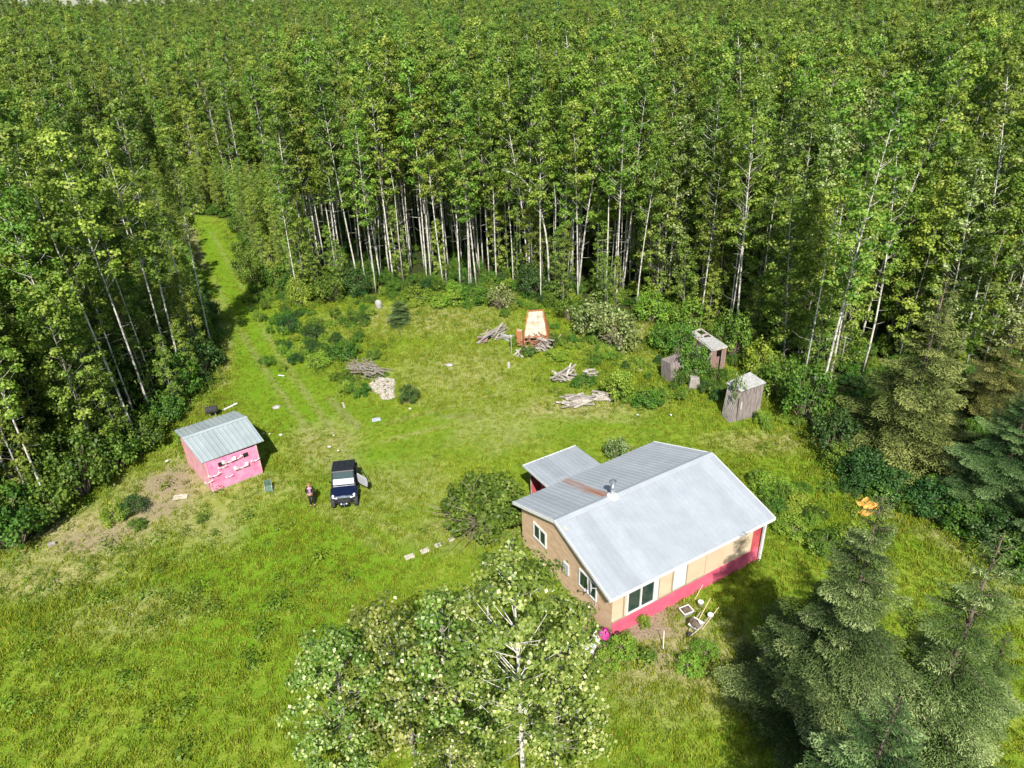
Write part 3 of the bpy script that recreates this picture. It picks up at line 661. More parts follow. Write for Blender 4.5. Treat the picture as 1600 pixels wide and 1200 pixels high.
shrub(1060, 560, 3.0, 2.6, 'g2', 'bush draped over the left wall of the ruined shack'); shrub(870, 560, 2.6, .8, 'b', 'low growth between machine and timber heap')
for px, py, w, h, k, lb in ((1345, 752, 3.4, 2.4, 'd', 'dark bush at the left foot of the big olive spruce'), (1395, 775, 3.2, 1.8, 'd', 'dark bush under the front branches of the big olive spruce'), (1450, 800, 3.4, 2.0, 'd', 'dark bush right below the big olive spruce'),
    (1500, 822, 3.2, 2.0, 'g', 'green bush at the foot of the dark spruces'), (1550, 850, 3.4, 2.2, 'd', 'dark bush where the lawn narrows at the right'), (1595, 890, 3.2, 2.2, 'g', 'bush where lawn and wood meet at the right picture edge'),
    (545, 550, 1.0, .8, 'p', 'reddish brown leafy clump at the upper end of the brush pile')):
    shrub(px, py, w, h, k, lb)
spruce('dark spruce at the wood edge directly right of the big olive spruce', at(1545, 800), 600, 'blue', 5, 1.2)
spruce('dark spruce on the right picture edge beside the narrowing lawn', at(1625, 880), 740, 'blue', 5.6, 1.1)
# flowering bushes
for px, py, s_, lb in ((918, 985, .55, 'bush of pink flowers against the tan gable wall'), (944, 1002, .5, 'bush of magenta flowers at the house corner')):
    o = shrub(px, py, 1.0, .8, 'g', lb, 'flower_bush', 'flower bush')
    k_ = MB(); q = rng.normal(size=(90, 3)); q /= np.linalg.norm(q, axis=1)[:, None]
    k_.cards(np.array([0, 0, .8])+q*np.array([.6, .6, .45]), q, np.full(90, .3), rng.random(90), 1.4); k_.obj('flowers', M['petal'], o)

# undergrowth inside the wood
UP = np.concatenate([lattice(1.7, 14, 115, .55), lattice(1.1, 14, 115, .5)]); UE = edge_dist(UP, CLEAR); UP = UP[~inside(UP, CLEAR) & (UE < 28)]
UE = edge_dist(UP, CLEAR); UP = UP[(UE < 1.8) | (rng.random(len(UP)) < .62)]
shr = [[o_ for o_ in bpy.data.objects if o_.data == SB[k][1]][0] for k in ('g', 'g2', 'b', 'd')]
us = np.stack([rng.uniform(.5, 1.2, len(UP))]*2+[rng.uniform(.4, 1.3, len(UP))], 1)
ug = scatter('undergrowth', np.stack([UP[:, 0], UP[:, 1], np.zeros(len(UP))], 1), rng.random(len(UP))*6.28, us, rng.choice(4, len(UP), p=[.4, .25, .15, .2]), [[s_] for s_ in shr])
tag(ug, 'tangled green undergrowth along the edge and floor of the wood', 'undergrowth', kind='stuff')

ZB = [(455, 500, 4, 4), (420, 470, 4, 3), (500, 545, 4, 3), (540, 500, 4, 4), (470, 560, 3, 3), (560, 600, 2.5, 2), (660, 468, 8, 2.5), (770, 480, 5, 3), (880, 520, 3, 3), (940, 540, 5, 4), (1020, 560, 5, 4), (960, 610, 3, 2), (1030, 620, 3, 1.5), (1100, 600, 3, 3), (1150, 570, 5, 3), (1190, 610, 2.5, 3), (1225, 650, 2.5, 3), (1250, 790, 3, 2.5), (1200, 770, 2, 2)]
TP = np.stack([rng.uniform(-50, 36, 9000), rng.uniform(24, 100, 9000)], 1)
TD = np.maximum.reduce([patch(TP, *z) for z in ZB]); TP = TP[inside(TP, CLEAR) & (rng.random(len(TP)) < TD*.8*np.clip(.8+1.5*wav(TP, .9, 44), 0, 1.3))]
for px, py, r__ in ((838, 540, 1.7), (770, 530, 1.8), (884, 595, 1.3), (908, 628, 1.5), (578, 583, 1.2), (600, 607, 1.6), (1107, 575, 1.8), (1160, 640, 1.8), (626, 500, 1.5), (592, 481, 1), (1052, 590, 1.2)): TP = TP[off(TP, at(px, py), r__)]
tk = scatter('thicket', np.stack([TP[:, 0], TP[:, 1], np.zeros(len(TP))], 1), rng.random(len(TP))*6.28, np.stack([rng.uniform(.35, .8, len(TP))]*2+[rng.uniform(.3, .95, len(TP))], 1), rng.choice(4, len(TP), p=[.4, .1, .4, .1]), [[s_] for s_ in shr])
tag(tk, 'uneven bright green thicket along the back and right edge of the clearing', 'thicket', kind='stuff')

# grass and weeds
def tuft(seed, nb, h, mat, wdt=.02, spread=.12):
    r = np.random.default_rng(seed); k = MB()
    for i in range(nb):
        a = r.random()*6.28; b0 = np.array([r.normal()*spread, r.normal()*spread, 0]); hh = h*r.uniform(.5, 1.1)
        ln = np.array([math.cos(a), math.sin(a), 0])*hh*r.uniform(.15, .7); s_ = np.array([-math.sin(a), math.cos(a), 0])*wdt
        t = np.clip(r.uniform(.2, .8)+(.25 if r.random() < .15 else 0), 0, 1)
        k.add([b0-s_, b0+s_, b0+ln*.45+s_*.8+[0, 0, hh*.65], b0+ln*.45-s_*.8+[0, 0, hh*.65], b0+ln+[0, 0, hh]], [(0, 1, 2, 3), (3, 2, 4)], t)
    return k.mesh('grass', mat)
# the first blades are the source of the others, kept inside the one grass object
gsrc = []
bp_ = at(640, 790)
def srcobj(nm, me, loc):
    o = bpy.data.objects.new(nm, me); C.objects.link(o); o.location = loc; return o
TUF = [tuft(1, 18, .13, M['grass'], .016, .14), tuft(2, 18, .2, M['grass'], .017, .14), tuft(3, 14, .36, M['grass'], .016, .16)]
g_src = [tag(srcobj('grass_tuft', TUF[i], tuple(at(px, py))), lb, 'grass tuft') for i, (px, py, lb) in enumerate(((600, 845, 'short grass tuft left of the stepping stones'), (690, 900, 'grass tuft below the stepping stones'), (330, 860, 'tall grass tuft below the pink shed')))]
def weedclump(seed, k_=46, R=.3, h=.3, sz=.075):
    r = np.random.default_rng(seed); K = MB(); q = r.normal(size=(k_, 3)); P = q*np.array([R*.6, R*.6, h*.3])+np.array([0, 0, h*.6]); P[:, 2] = np.abs(P[:, 2])
    K.cards(P, q*.5+np.array([0, 0, 1.]), sz*(.6+.8*r.random(k_)), np.clip(.45+r.normal(size=k_)*.25, 0, 1)); return K.mesh('weeds', M['weed'])
w_src = [tag(srcobj('weed_clump', weedclump(1), tuple(at(100, 945))), 'low leafy weed clump in the meadow at lower left', 'weed'), tag(srcobj('weed_clump', weedclump(2, 70, .42, .5, .1), tuple(at(1262, 740))), 'leafy weed clump in the grass beyond the house', 'weed')]
N_ = 150000
GPt = np.stack([rng.uniform(-60, 36, N_), rng.uniform(13, 105, N_)], 1)
kp = inside(GPt, CLEAR) & (np.abs(GPt[:, 0]) < .8*GPt[:, 1]+10) & (rng.random(N_) < np.clip(1.5-GPt[:, 1]/70, .25, 1)); GPt = GPt[kp]
dirt_at = np.maximum.reduce([patch(GPt, 985, 985, 2.6, .9), patch(GPt, 1010, 970, 1.6, .8), .88*patch(GPt, 270, 765, 4.5, 5), .8*patch(GPt, 330, 820, 3, 3), .88*patch(GPt, 150, 830, 5.5, 3.6), .7*patch(GPt, 60, 900, 5, 2), .8*patch(GPt, 160, 835, 2, 1), .8*patch(GPt, 600, 600, .7, 1.2)])
GPt = GPt[rng.random(len(GPt)) > dirt_at]
HOUSE_Q = np.array([at(800, 800)[:2], at(955, 995)[:2], at(1200, 857)[:2], at(1040, 735)[:2]])
lsh = seg(GPt, [(310, 360), (340, 430), (390, 520), (440, 610), (600, 700), (800, 670), (1000, 680)], 3)
tall = (patch(GPt, 660, 520, 11, 7)+patch(GPt, 60, 900, 9, 6)+patch(GPt, 1060, 580, 8, 5)+.6*(edge_dist(GPt, CLEAR) < 3)) > .45
gi_ = np.where(tall, rng.choice(3, len(GPt), p=[.2, .4, .4]), rng.choice(3, len(GPt), p=[.6, .38, .02]))
gs = rng.uniform(.7, 1.25, len(GPt))*(1-.3*lsh)
gz = .05*wav(GPt, .35, 1)+.035*wav(GPt, 1.3, 2)-.01
gr = scatter('grass', np.stack([GPt[:, 0], GPt[:, 1], gz], 1), rng.random(len(GPt))*6.28, gs, gi_, [[s_] for s_ in g_src])
tag(gr, 'green and straw coloured meadow grass covering the clearing', 'grass', kind='stuff')
NW = 14000
WP = np.stack([rng.uniform(-60, 36, NW), rng.uniform(13, 100, NW)], 1); WP = WP[inside(WP, CLEAR)]
dens = np.maximum.reduce([.9*patch(WP, 130, 960, 14, 7), .8*patch(WP, 520, 570, 5, 8), .6*patch(WP, 1240, 790, 5, 7), .7*patch(WP, 1030, 590, 9, 6), .8*(edge_dist(WP, CLEAR) < 2.2), .45*patch(WP, 660, 490, 12, 4), .35*patch(WP, 1080, 1000, 4, 4), .3*patch(WP, 250, 800, 6, 5), np.full(len(WP), .035)])
dens *= 1-.9*seg(WP, [(310, 360), (340, 430), (390, 520), (440, 610), (600, 760)], 2.5)
dens *= np.clip(.6+1.2*wav(WP, .8, 9), 0, 1.3)
WP = WP[(rng.random(len(WP)) < dens) & ~inside(WP, HOUSE_Q)]
wd = scatter('meadow_weeds', np.stack([WP[:, 0], WP[:, 1], np.zeros(len(WP))], 1), rng.random(len(WP))*6.28, rng.uniform(.6, 1.5, len(WP)), rng.choice(2, len(WP)), [[s_] for s_ in w_src])
tag(wd, 'low leafy weeds dotted through the meadow grass', 'weeds', kind='stuff')




# ------------------------------------------------------------------ buildings
def bil(Q, s, t):
    A, B, Cc, D = [V3(q) for q in Q]; return A*(1-s)*(1-t)+B*s*(1-t)+Cc*s*t+D*(1-s)*t
def roof_mb(Q, ribs, rise=.03, thick=.05, rows=2, tintf=None, ribw=.06):
    """ribbed sheet over the quad A,B (eave) C,D (ridge); ribs run eave to ridge"""
    A, B, Cc, D = [V3(q) for q in Q]; nn = nrm(np.cross(B-A, D-A)); nn = nn*np.sign(nn[2])
    us = []
    for i in range(ribs):
        c = (i+.5)/ribs; w = ribw/np.linalg.norm(B-A)
        us += [(c-w, 0), (c-w*.4, 1), (c+w*.4, 1), (c+w, 0)]
    us = [(0, 0)]+us+[(1, 0)]
    k = MB(); V = []; T = []
    for j in range(rows+1):
        for u_, hh in us:
            p = bil(Q, u_, j/rows)+nn*rise*hh; V.append(p); rv_ = tintf(p) if tintf else 0.0; T.append(rv_ if rv_ > .02 else -.13*((math.sin(int(u_*ribs/3)*12.9898)*43758.5) % 1))
    nu = len(us); F = [(j*nu+i, j*nu+i+1, (j+1)*nu+i+1, (j+1)*nu+i) for j in range(rows) for i in range(nu-1)]
    k.add(V, F, np.array(T))
    bot = [q-nn*thick for q in (A, B, Cc, D)]; topq = [q-nn*.004 for q in (A, B, Cc, D)]
    k.prism(bot, topq, 0.0); return k
def onwall(px, py, P0, P1):
    """where the ray through a photo pixel meets the vertical wall P0-P1: (distance along, height)"""
    d = Fv+(px-800)/FPX*Rv-(py-600)/FPX*Uv; o_ = np.array([0, 0, CAMH])
    e = nrm(V3(P1)[:2]-V3(P0)[:2]); nn = np.array([-e[1], e[0], 0]); t = ((V3(P0)-o_) @ nn)/(d @ nn)
    X = o_+t*d; return (X[:2]-V3(P0)[:2]) @ e, X[2]
class Wall:
    """local frame on a vertical wall; n points outward"""
    def __init__(s, P0, P1, out):
        s.P0 = V3([*P0[:2], 0]); s.e = nrm(V3([*P1[:2], 0])-s.P0); s.n = np.array([s.e[1], -s.e[0], 0])
        if s.n @ V3([*out, 0][:3]) < 0: s.n = -s.n
        s.L = np.linalg.norm(V3([*P1[:2], 0])-s.P0)
    def slab(s, k, u0, u1, z0, z1, d0, d1, tint=.5, z1b=None, z0b=None):
        z1b = z1 if z1b is None else z1b; z0b = z0 if z0b is None else z0b
        pt = lambda u_, z, d: s.P0+s.e*u_+s.n*d+np.array([0, 0, z])
        bq = [pt(u0, z0, d0), pt(u1, z0b, d0), pt(u1, z0b, d1), pt(u0, z0, d1)]
        tq = [pt(u0, z1, d0), pt(u1, z1b, d0), pt(u1, z1b, d1), pt(u0, z1, d1)]
        return k.prism(bq, tq, tint)
    def window(s, parent, u0, u1, z0, z1, panes=2, fw=.08):
        f = MB(); s.slab(f, u0, u1, z0, z0+fw, .005, .07); s.slab(f, u0, u1, z1-fw, z1, .005, .07)
        s.slab(f, u0, u0+fw, z0+fw, z1-fw, .005, .069); s.slab(f, u1-fw, u1, z0+fw, z1-fw, .005, .069)
        for i in range(1, panes):
            c_ = u0+(u1-u0)*i/panes; s.slab(f, c_-fw*.4, c_+fw*.4, z0+fw, z1-fw, .006, .066)
        w_ = f.obj('window', M['white'], parent)
        for i in range(panes):
            g = MB(); a_ = u0+(u1-u0)*i/panes+fw*.6; b_ = u0+(u1-u0)*(i+1)/panes-fw*.6; s.slab(g, a_, b_, z0+fw*.9, z1-fw*.9, .008, .028); g.obj('pane', M['glass'], w_)
        return w_
ZE, ZR = 2.95, 4.2
E1, E2, F1, F2 = at(801.5, 784, ZE), at(954, 938, ZE), at(1021, 690, ZE), at(1211.5, 809.5, ZE)
P1, P2 = at(867, 814, ZR), at(1112.5, 708, ZR)
house = empty('house', (0, 0, 0), 0, 'tan plywood house with pink skirting under a wide ribbed metal roof', 'house')
eave = [E2, F2, F1, E1]
og, oe = .035, .035
W0, W1, W2, W3 = [bil((E2, F2, F1, E1), s_, t_) for s_, t_ in ((og, oe), (1-og, oe), (1-og, 1-oe), (og, 1-oe))]
fl = lambda p: np.array([p[0], p[1], 0.0])
ca = at(948, 772, 4.3); cb = at(886, 744, 3.35); st_r = np.random.default_rng(3)
def rusty(p):
    a, e = ca[:2], (cb-ca)[:2]; t = ((p[:2]-a) @ e)/(e @ e); d = np.array([-e[1], e[0]])/np.linalg.norm(e) @ (p[:2]-a)
    if t < -.02 or t > 1.1 or abs(d) > .34: return 0.0
    return max(0.0, (.35+.65*abs(math.sin(d*17)))*(1-.35*t)*(1 if abs(d) < .26 else .4))
ridge_s = [P1, P2]
roof_mb((E2, F2, P2, P1), 34, .03, rows=3, ribw=.045).obj('roof', M['roof'], house)
rr = roof_mb((E1, F1, P2, P1), 34, .016, rows=12, tintf=rusty)
rr.obj('roof', M['roof'], house)
k = MB(); d1 = nrm(E2-P1)*.28; d2 = nrm(E1-P1)*.28; up = np.array([0, 0, .045])
k.prism([P1+d1+up*.8, P2+d1+up*.8, P2+up, P1+up], [P1+d1+up*1.1, P2+d1+up*1.1, P2+up*1.6, P1+up*1.6], 0)
k.prism([P1+d2+up*.8, P2+d2+up*.8, P2+up, P1+up], [P1+d2+up*1.1, P2+d2+up*1.1, P2+up*1.6, P1+up*1.6], 0); k.obj('ridge_cap', M['roof'], house)
def edgeboard(k, a, b_, hgt, w=.04, outw=None):
    a, b_ = V3(a), V3(b_); e = nrm(b_-a); s_ = nrm(np.cross(e, [0, 0, 1]))*w
    if outw is not None and s_ @ outw < 0: s_ = -s_
    dz = np.array([0, 0, hgt]); t_ = np.array([0, 0, .035])
    k.prism([a-dz, b_-dz, b_-dz+s_, a-dz+s_], [a+t_, b_+t_, b_+t_+s_, a+t_+s_])
gout = nrm((E2-F2)*[1, 1, 0])
for nm, segs in (('fascia', [(E2, F2)]), ('barge_board', [(E1, P1), (P1, E2)]), ('barge_board', [(F1, P2), (P2, F2)])):
    k = MB()
    for a, b_ in segs: edgeboard(k, a, b_, .16 if nm != 'fascia' else .12, .04, (nrm((E2-E1)*[1, 1, 0]) if nm == 'fascia' else gout*(1 if segs[0][0] is E1 else -1)))
    k.obj(nm, M['white'], house)
mid = sum(fl(w) for w in (W0, W1, W2, W3))/4
front = Wall(W0, W1, (fl(W0)+fl(W1))/2-mid); gable = Wall(W0, W3, (fl(W0)+fl(W3))/2-mid)
back = Wall(W3, W2, (fl(W3)+fl(W2))/2-mid); farg = Wall(W1, W2, (fl(W1)+fl(W2))/2-mid)
zt = ZE+.02; ZS = .95
uend, _ = onwall(1174, 850, W0, W1)
k = MB(); front.slab(k, 0, uend, ZS, zt, -.1, 0); k.obj('wall', M['tan'], house)['label'] = 'tan plywood wall along the eave'
k = MB(); front.slab(k, 0, front.L, -.1, ZS, -.06, .02); k.obj('skirting', M['pink'], house)
k = MB(); front.slab(k, uend, front.L, ZS, zt, -.1, 0); k.obj('wall', M['red'], house)['label'] = 'faded red end of the eave wall'
def gab(W_, name, mt, lab):
    k = MB(); L_ = W_.L; n_ = W_.n; a, b_ = W_.P0, W_.P0+W_.e*L_; m_ = (a+b_)/2; z = np.array([0, 0, 1.0]); h_ = ZR-.12
    lo = -.1
    fr = [a+z*lo, b_+z*lo, b_+z*zt, m_+z*h_, a+z*zt]; k.prism([p-n_*.1 for p in fr], fr); o_ = k.obj(name, mt, house); o_['label'] = lab; return o_
gab(gable, 'wall', M['tan_dark'], 'weathered brown board gable wall'); gab(farg, 'wall', M['pink'], 'pink far gable wall')
k = MB(); back.slab(k, 0, back.L, -.1, zt, -.1, 0); k.obj('wall', M['red'], house)['label'] = 'red rear wall'
# eave wall: window, white panel, battens
u0, z0 = onwall(976.5, 963.5, W0, W1); u1, z1 = onwall(1024, 938.5, W0, W1)
front.window(house, u0, u1-.12, max(z0, 1.02), 2.55, 2, .11)
k = MB(); front.slab(k, u1-.1, u1+.08, 1.02, 2.6, .004, .05); k.obj('window_trim', M['white'], house)
u2, _ = onwall(1050, 925, W0, W1); u3, _ = onwall(1069, 916, W0, W1)
k = MB(); front.slab(k, u2, u3, 1.06, 2.72, .004, .035); k.obj('door', M['white'], house)['label'] = 'plain white door panel without steps'
k = MB()
for uu in (u0-.13, u1+.13, u2-.06, u3+.06): front.slab(k, uu-.04, uu+.04, 1.03, 2.68, .004, .03)
uu_, _ = onwall(1100, 900, W0, W1); front.slab(k, -.02, uu_, ZS, 1.03, .004, .045); k.obj('trim', M['trim'], house)
k = MB(); front.slab(k, uu_-.02, uu_, 1.05, 2.68, .004, .012); front.slab(k, u1+1.9, u1+1.92, 1.05, 2.68, .004, .012); k.obj('panel_joint', M['trim'], house)
u5, _ = onwall(1186, 850, W0, W1); k = MB(); front.slab(k, u5-.02, u5+.03, .2, 2.8, .022, .04); front.slab(k, u5-.12, u5+.02, 2.7, 2.8, .042, .06); k.obj('door_gap', M['dark'], house)
k = MB(); front.slab(k, front.L-.06, front.L+.08, -.1, zt, .024, .13); k.obj('corner_post', M['white'], house)
# gable wall windows, boards, dish
gable.window(house, .23*gable.L-.7, .23*gable.L+.75, 1.35, 2.45, 2, .06)
gable.window(house, .77*gable.L-.65, .77*gable.L+.6, 1.45, 2.5, 2, .08)
k = MB(); gable.slab(k, 1.25, 1.31, .98, 2.95, .004, .03); gable.slab(k, .43*gable.L, .43*gable.L+.45, 1.2, 1.9, .004, .1); k.obj('meter_box', M['dishgrey'], house)
def dish(parent, c, nn, r, mt):
    k = MB(); nn = nrm(nn); A = nrm(np.cross(nn, [0, 0, 1])); B = np.cross(A, nn); rings = 5; V = []; F = []
    for s_ in (0, 1):
        for i in range(rings+1):
            for j in range(16):
                a = j*2*math.pi/16; q = r*i/rings; V.append(V3(c)+A*math.cos(a)*q+B*math.sin(a)*q*1.1+nn*(q*q/r*.35-s_*.02))
    for s_ in (0, 1):
        o_ = s_*(rings+1)*16; F += [(o_+i*16+j, o_+i*16+(j+1) % 16, o_+(i+1)*16+(j+1) % 16, o_+(i+1)*16+j)[::(1 if s_ else -1)] for i in range(rings) for j in range(16)]
    k.add(V, F); d_ = k.obj('dish', mt, parent, True)
    k = MB(); k.tube([V3(c)-B*r*.9, V3(c)+nn*r*.9-B*r*.5], .018, 5); k.box(V3(c)+nn*r*.92-B*r*.5, (.1, .08, .12)); k.obj('feed_arm', M['dishgrey'], parent)
gd = gable.P0+gable.e*1.0+gable.n*.5+np.array([0, 0, 2.75])
sdish = empty('satellite_dish', tuple(gd), 0, 'white satellite dish mounted at the gable end under the roof tip', 'satellite dish')
dish(sdish, (0, 0, 0), gable.n*.6+np.array([-.9, .25, .1]), .34, M['white'])
k = MB(); k.tube([[0, 0, -.05], -gable.n*.3+np.array([0, 0, -.25]), -gable.n*.5+np.array([0, 0, -.25])], .025, 6); k.obj('bracket', M['dishgrey'], sdish)
# flue
fb = at(957, 773, 4.28); fb[2] = 4.2
k = MB(); k.lathe([(.12, 0), (.12, .78)], 14, fb); ch = k.obj('chimney', M['steel'], house, True)
k = MB(); k.lathe([(.02, .9), (.22, .9), (.2, .96), (.03, 1.05)], 14, fb); k.tube([fb+[.1, 0, .75], fb+[.14, 0, .92]], .012, 4); k.tube([fb+[-.1, 0, .75], fb+[-.14, 0, .92]], .012, 4); k.obj('chimney_cap', M['steel'], ch)
k = MB(); k.lathe([(.34, -.1), (.3, .06), (.13, .16)], 12, fb); k.obj('flashing', M['white'], ch)
# lean-to at the back
LA, LB_ = at(817, 727, 2.45), at(899, 696, 2.45)
tA, tB = (at(938.5, 724, ZE)-E1), (at(852, 757, ZE)-E1); eL = (F1-E1)/np.linalg.norm(F1-E1)
LC, LD = E1+eL*(tA @ eL)+[0, 0, -.03], E1+eL*(tB @ eL)+[0, 0, -.03]
roof_mb((LA, LB_, LC, LD), 14, .025, rows=6, tintf=lambda p: .45*rusty(p)).obj('annex_roof', M['roof'], house)
k = MB(); edgeboard(k, LA, LD, .1, .03); edgeboard(k, LA, LB_, .1, .03); k.obj('fascia', M['white'], house)
ia, ib, ic, id_ = [bil((LA, LB_, LC, LD), s_, t_) for s_, t_ in ((.1, .1), (.94, .1), (.94, 1), (.1, 1))]
k = MB()
for a, b_, (f0, f1) in ((ia, ib, (0, 1)), (ib, ic, (0, 1)), (ia, id_, (.45, 1))):
    a_, c_ = a+(b_-a)*f0, a+(b_-a)*f1; e = nrm((b_-a)*[1, 1, 0]); s_ = np.array([-e[1], e[0], 0])*.08
    k.prism([fl(a_)-[0, 0, .1], fl(c_)-[0, 0, .1], fl(c_)+s_-[0, 0, .1], fl(a_)+s_-[0, 0, .1]], [a_-[0, 0, .08], c_-[0, 0, .08], c_+s_-[0, 0, .08], a_+s_-[0, 0, .08]])
k.obj('annex_wall', M['red'], house)
k = MB(); k.tube([fl(ia), ia], .06, 6); k.obj('post', M['oldwood'], house)

# pink shed
zs, zsr = 2.45, 3.2
sE0, sE1 = at(315, 723.8, zs), at(412.5, 688.5, zs); sR0, sR1 = at(284.4, 685, zsr), at(385, 651, zsr); sB0, sB1 = at(271.9, 672.5, zs+.25), at(367.5, 641.9, zs+.25)
shed = empty('shed', (0, 0, 0), 0, 'small pink shed with a ribbed metal roof and antlers on its front wall', 'shed')
roof_mb((sE0, sE1, sR1, sR0), 13, .03, rows=2).obj('roof', M['roof_shed'], shed); roof_mb((sB0, sB1, sR1, sR0), 13, .03, rows=2).obj('roof', M['roof_shed'], shed)
k = MB(); d1 = nrm(sE0-sR0)*.18; d2 = nrm(sB0-sR0)*.18
for d_ in (d1, d2): k.prism([sR0+d_+up*.8, sR1+d_+up*.8, sR1+up, sR0+up], [sR0+d_+up*1.1, sR1+d_+up*1.1, sR1+up*1.6, sR0+up*1.6], 0)
k.obj('ridge_cap', M['roof_shed'], shed)
s0, s1 = at(331.9, 768.8, .12), at(411, 737.5, .12); dep = (sB0-sE0)*[1, 1, 0]; dep = dep*(1-.55/np.linalg.norm(dep))
s0b, s1b = s0+dep, s1+dep; smid = (s0+s1+s0b+s1b)/4
fw_ = Wall(s0, s1, fl(s0-smid)+fl(s1-smid)); 
def rz_at(p):  # roof underside above a ground point
    c0 = fl(sE0); ax = nrm((sR0-sE0)*[1, 1, 0]); t = (p[:2]-c0[:2]) @ ax[:2]; tr = np.linalg.norm((sR0-sE0)[:2]); tb = np.linalg.norm((sB0-sE0)[:2])
    return (zs+(zsr-zs)*t/tr if t < tr else zsr+(zs+.25-zsr)*(t-tr)/(tb-tr)-.06)-.09
k = MB(); fw_.slab(k, 0, fw_.L, .12, rz_at(s0), -.08, 0, z1b=rz_at(s1)); k.obj('wall', M['shedpink'], shed)['label'] = 'sunlit pink front wall'
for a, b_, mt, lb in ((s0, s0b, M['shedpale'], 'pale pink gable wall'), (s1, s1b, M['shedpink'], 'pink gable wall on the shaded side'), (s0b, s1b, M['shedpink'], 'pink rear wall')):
    W_ = Wall(a, b_, fl(a+b_)/2-fl(smid)); k = MB(); kk = 6
    for i in range(kk):
        pa = a+(b_-a)*i/kk; pb = a+(b_-a)*(i+1)/kk; W_.slab(k, W_.L*i/kk, W_.L*(i+1)/kk, .12, rz_at(pa), -.085, -.005, z1b=rz_at(pb))
    k.obj('wall', mt, shed)['label'] = lb
k = MB(); k.prism([fl(p)-[0, 0, .05] for p in (s0, s1, s1b, s0b)], [fl(p)+[0, 0, .115] for p in (s0, s1, s1b, s0b)]); k.obj('floor_frame', M['trim'], shed)
k = MB()
for uu in (0.06, fw_.L-.06): fw_.slab(k, uu-.05, uu+.05, .14, rz_at(s0)-.03, .004, .035)
k.obj('corner_board', M['shedpale'], shed)
k = MB()
for uf in (.28, .76): fw_.slab(k, fw_.L*uf-.16, fw_.L*uf+.16, 1.75, 2.05, .003, .03)
k.obj('vent', M['dark'], shed)
def antler(px, py, s_, label, flip=1, kind_='deer'):
    s_ = s_*.74
    uu, zz = onwall(px, py, s0, s1); P_ = fw_.P0+fw_.e*uu+fw_.n*.03+np.array([0, 0, zz])
    o_ = empty('antlers', tuple(P_), math.atan2(fw_.e[1], fw_.e[0]), label, 'antlers', None)
    k = MB(); k.lathe([(.07*s_, 0), (.06*s_, .03), (.02, .04)], 8, (0, 0, 0)); k.obj('skull_plate', M['antler'], o_)
    for sg in (-1, 1):
        k = MB(); r1 = .032*s_+.012
        path = [V3([sg*.03, 0, .02])*s_, V3([sg*.22, -.18, .12])*s_, V3([sg*.42, -.24, .28])*s_, V3([sg*.46, -.2, .52])*s_]
        k.tube(path, [r1, r1*.9, r1*.7, r1*.35], 6)
        for i, (a, b_) in enumerate(((path[1], V3([sg*.2, -.34, .34])*s_), (path[2], V3([sg*.3, -.38, .5])*s_), (path[2], V3([sg*.62, -.34, .36])*s_))): k.tube([a, b_], [r1*.7, r1*.3], 5)
        if kind_ == 'moose': k.prism([V3([sg*.3, -.2, .14])*s_, V3([sg*.6, -.26, .2])*s_, V3([sg*.62, -.24, .5])*s_, V3([sg*.4, -.2, .5])*s_], [V3([sg*.3, -.23, .14])*s_, V3([sg*.6, -.3, .2])*s_, V3([sg*.62, -.28, .5])*s_, V3([sg*.4, -.23, .5])*s_])
        k.obj('antler', M['antler'], o_)
    return o_
antler(334, 744, 1.0, 'branching deer antlers low on the left of the pink wall'); antler(357, 722, 1.0, 'broad white antlers highest on the pink wall, left of its middle', kind_='moose')
antler(369, 717, .9, 'white branching antlers high on the pink wall just right of the highest pair'); antler(376, 731, 1.05, 'widest white antlers at the middle of the pink wall', kind_='moose')
antler(398, 720, .75, 'small curved antlers near the right corner of the pink wall'); antler(347, 731, .75, 'small antlers below the left vent of the pink wall'); antler(326, 754, .7, 'small pale antlers at the bottom left corner of the pink wall')
antler(358, 745, .6, 'faint small antlers lowest on the middle of the pink wall')

# outhouse
oh = empty('outhouse', (0, 0, 0), 0, 'tall narrow weathered plank outhouse with a slanted grey roof', 'outhouse')
hz = 2.45; oT = [at(1157.8, 611.4, hz), at(1197.5, 597.8, hz), at(1172, 581, hz+.2), at(1134.9, 597.8, hz+.2)]
oB = [at(1139.5, 660.5), at(1185.8, 648.8)]; ob3 = at(1127, 649.5); oBl = [oB[0], oB[1], oB[1]+ob3-oB[0], ob3]
# keep the planks upright: use mean of roof and base footprints
cen = sum(fl(p) for p in oT)/4; top4 = [fl(p)*.9+cen*.1 for p in oT]
for (i, j, nm) in ((0, 1, 'wall'), (1, 2, 'wall'), (2, 3, 'wall'), (3, 0, 'wall')):
    a, b_ = oBl[i], oBl[j]; ta, tb = top4[i]+[0, 0, oT[i][2]-.08], top4[j]+[0, 0, oT[j][2]-.08]; k = MB(); npk = 7
    for q in range(npk):
        f0, f1 = (q+.03)/npk, (q+.97)/npk; inn = nrm(fl(cen)-fl((a+b_)/2))*(.04+.008*(q % 2))
        lo = [a+(b_-a)*f0-[0, 0, .05], a+(b_-a)*f1-[0, 0, .05]]; hi = [ta+(tb-ta)*f0, ta+(tb-ta)*f1]
        k.prism([lo[0], lo[1], lo[1]+inn, lo[0]+inn], [hi[0], hi[1], hi[1]+inn, hi[0]+inn])
    k.obj(nm, M['oldwood'] if i == 3 else M['plumwood'], oh)
k = MB(); k.prism([p-np.array([0, 0, .06]) for p in oT], oT); k.obj('roof', M['greyroof'], oh)
a, b_ = oBl[0], oBl[1]; W_ = Wall(a, b_, fl((a+b_)/2)-fl(cen)); k = MB(); W_.slab(k, W_.L*.22, W_.L*.8, .1, 2.0, .02, .06); k.obj('door', M['plumwood'], oh)
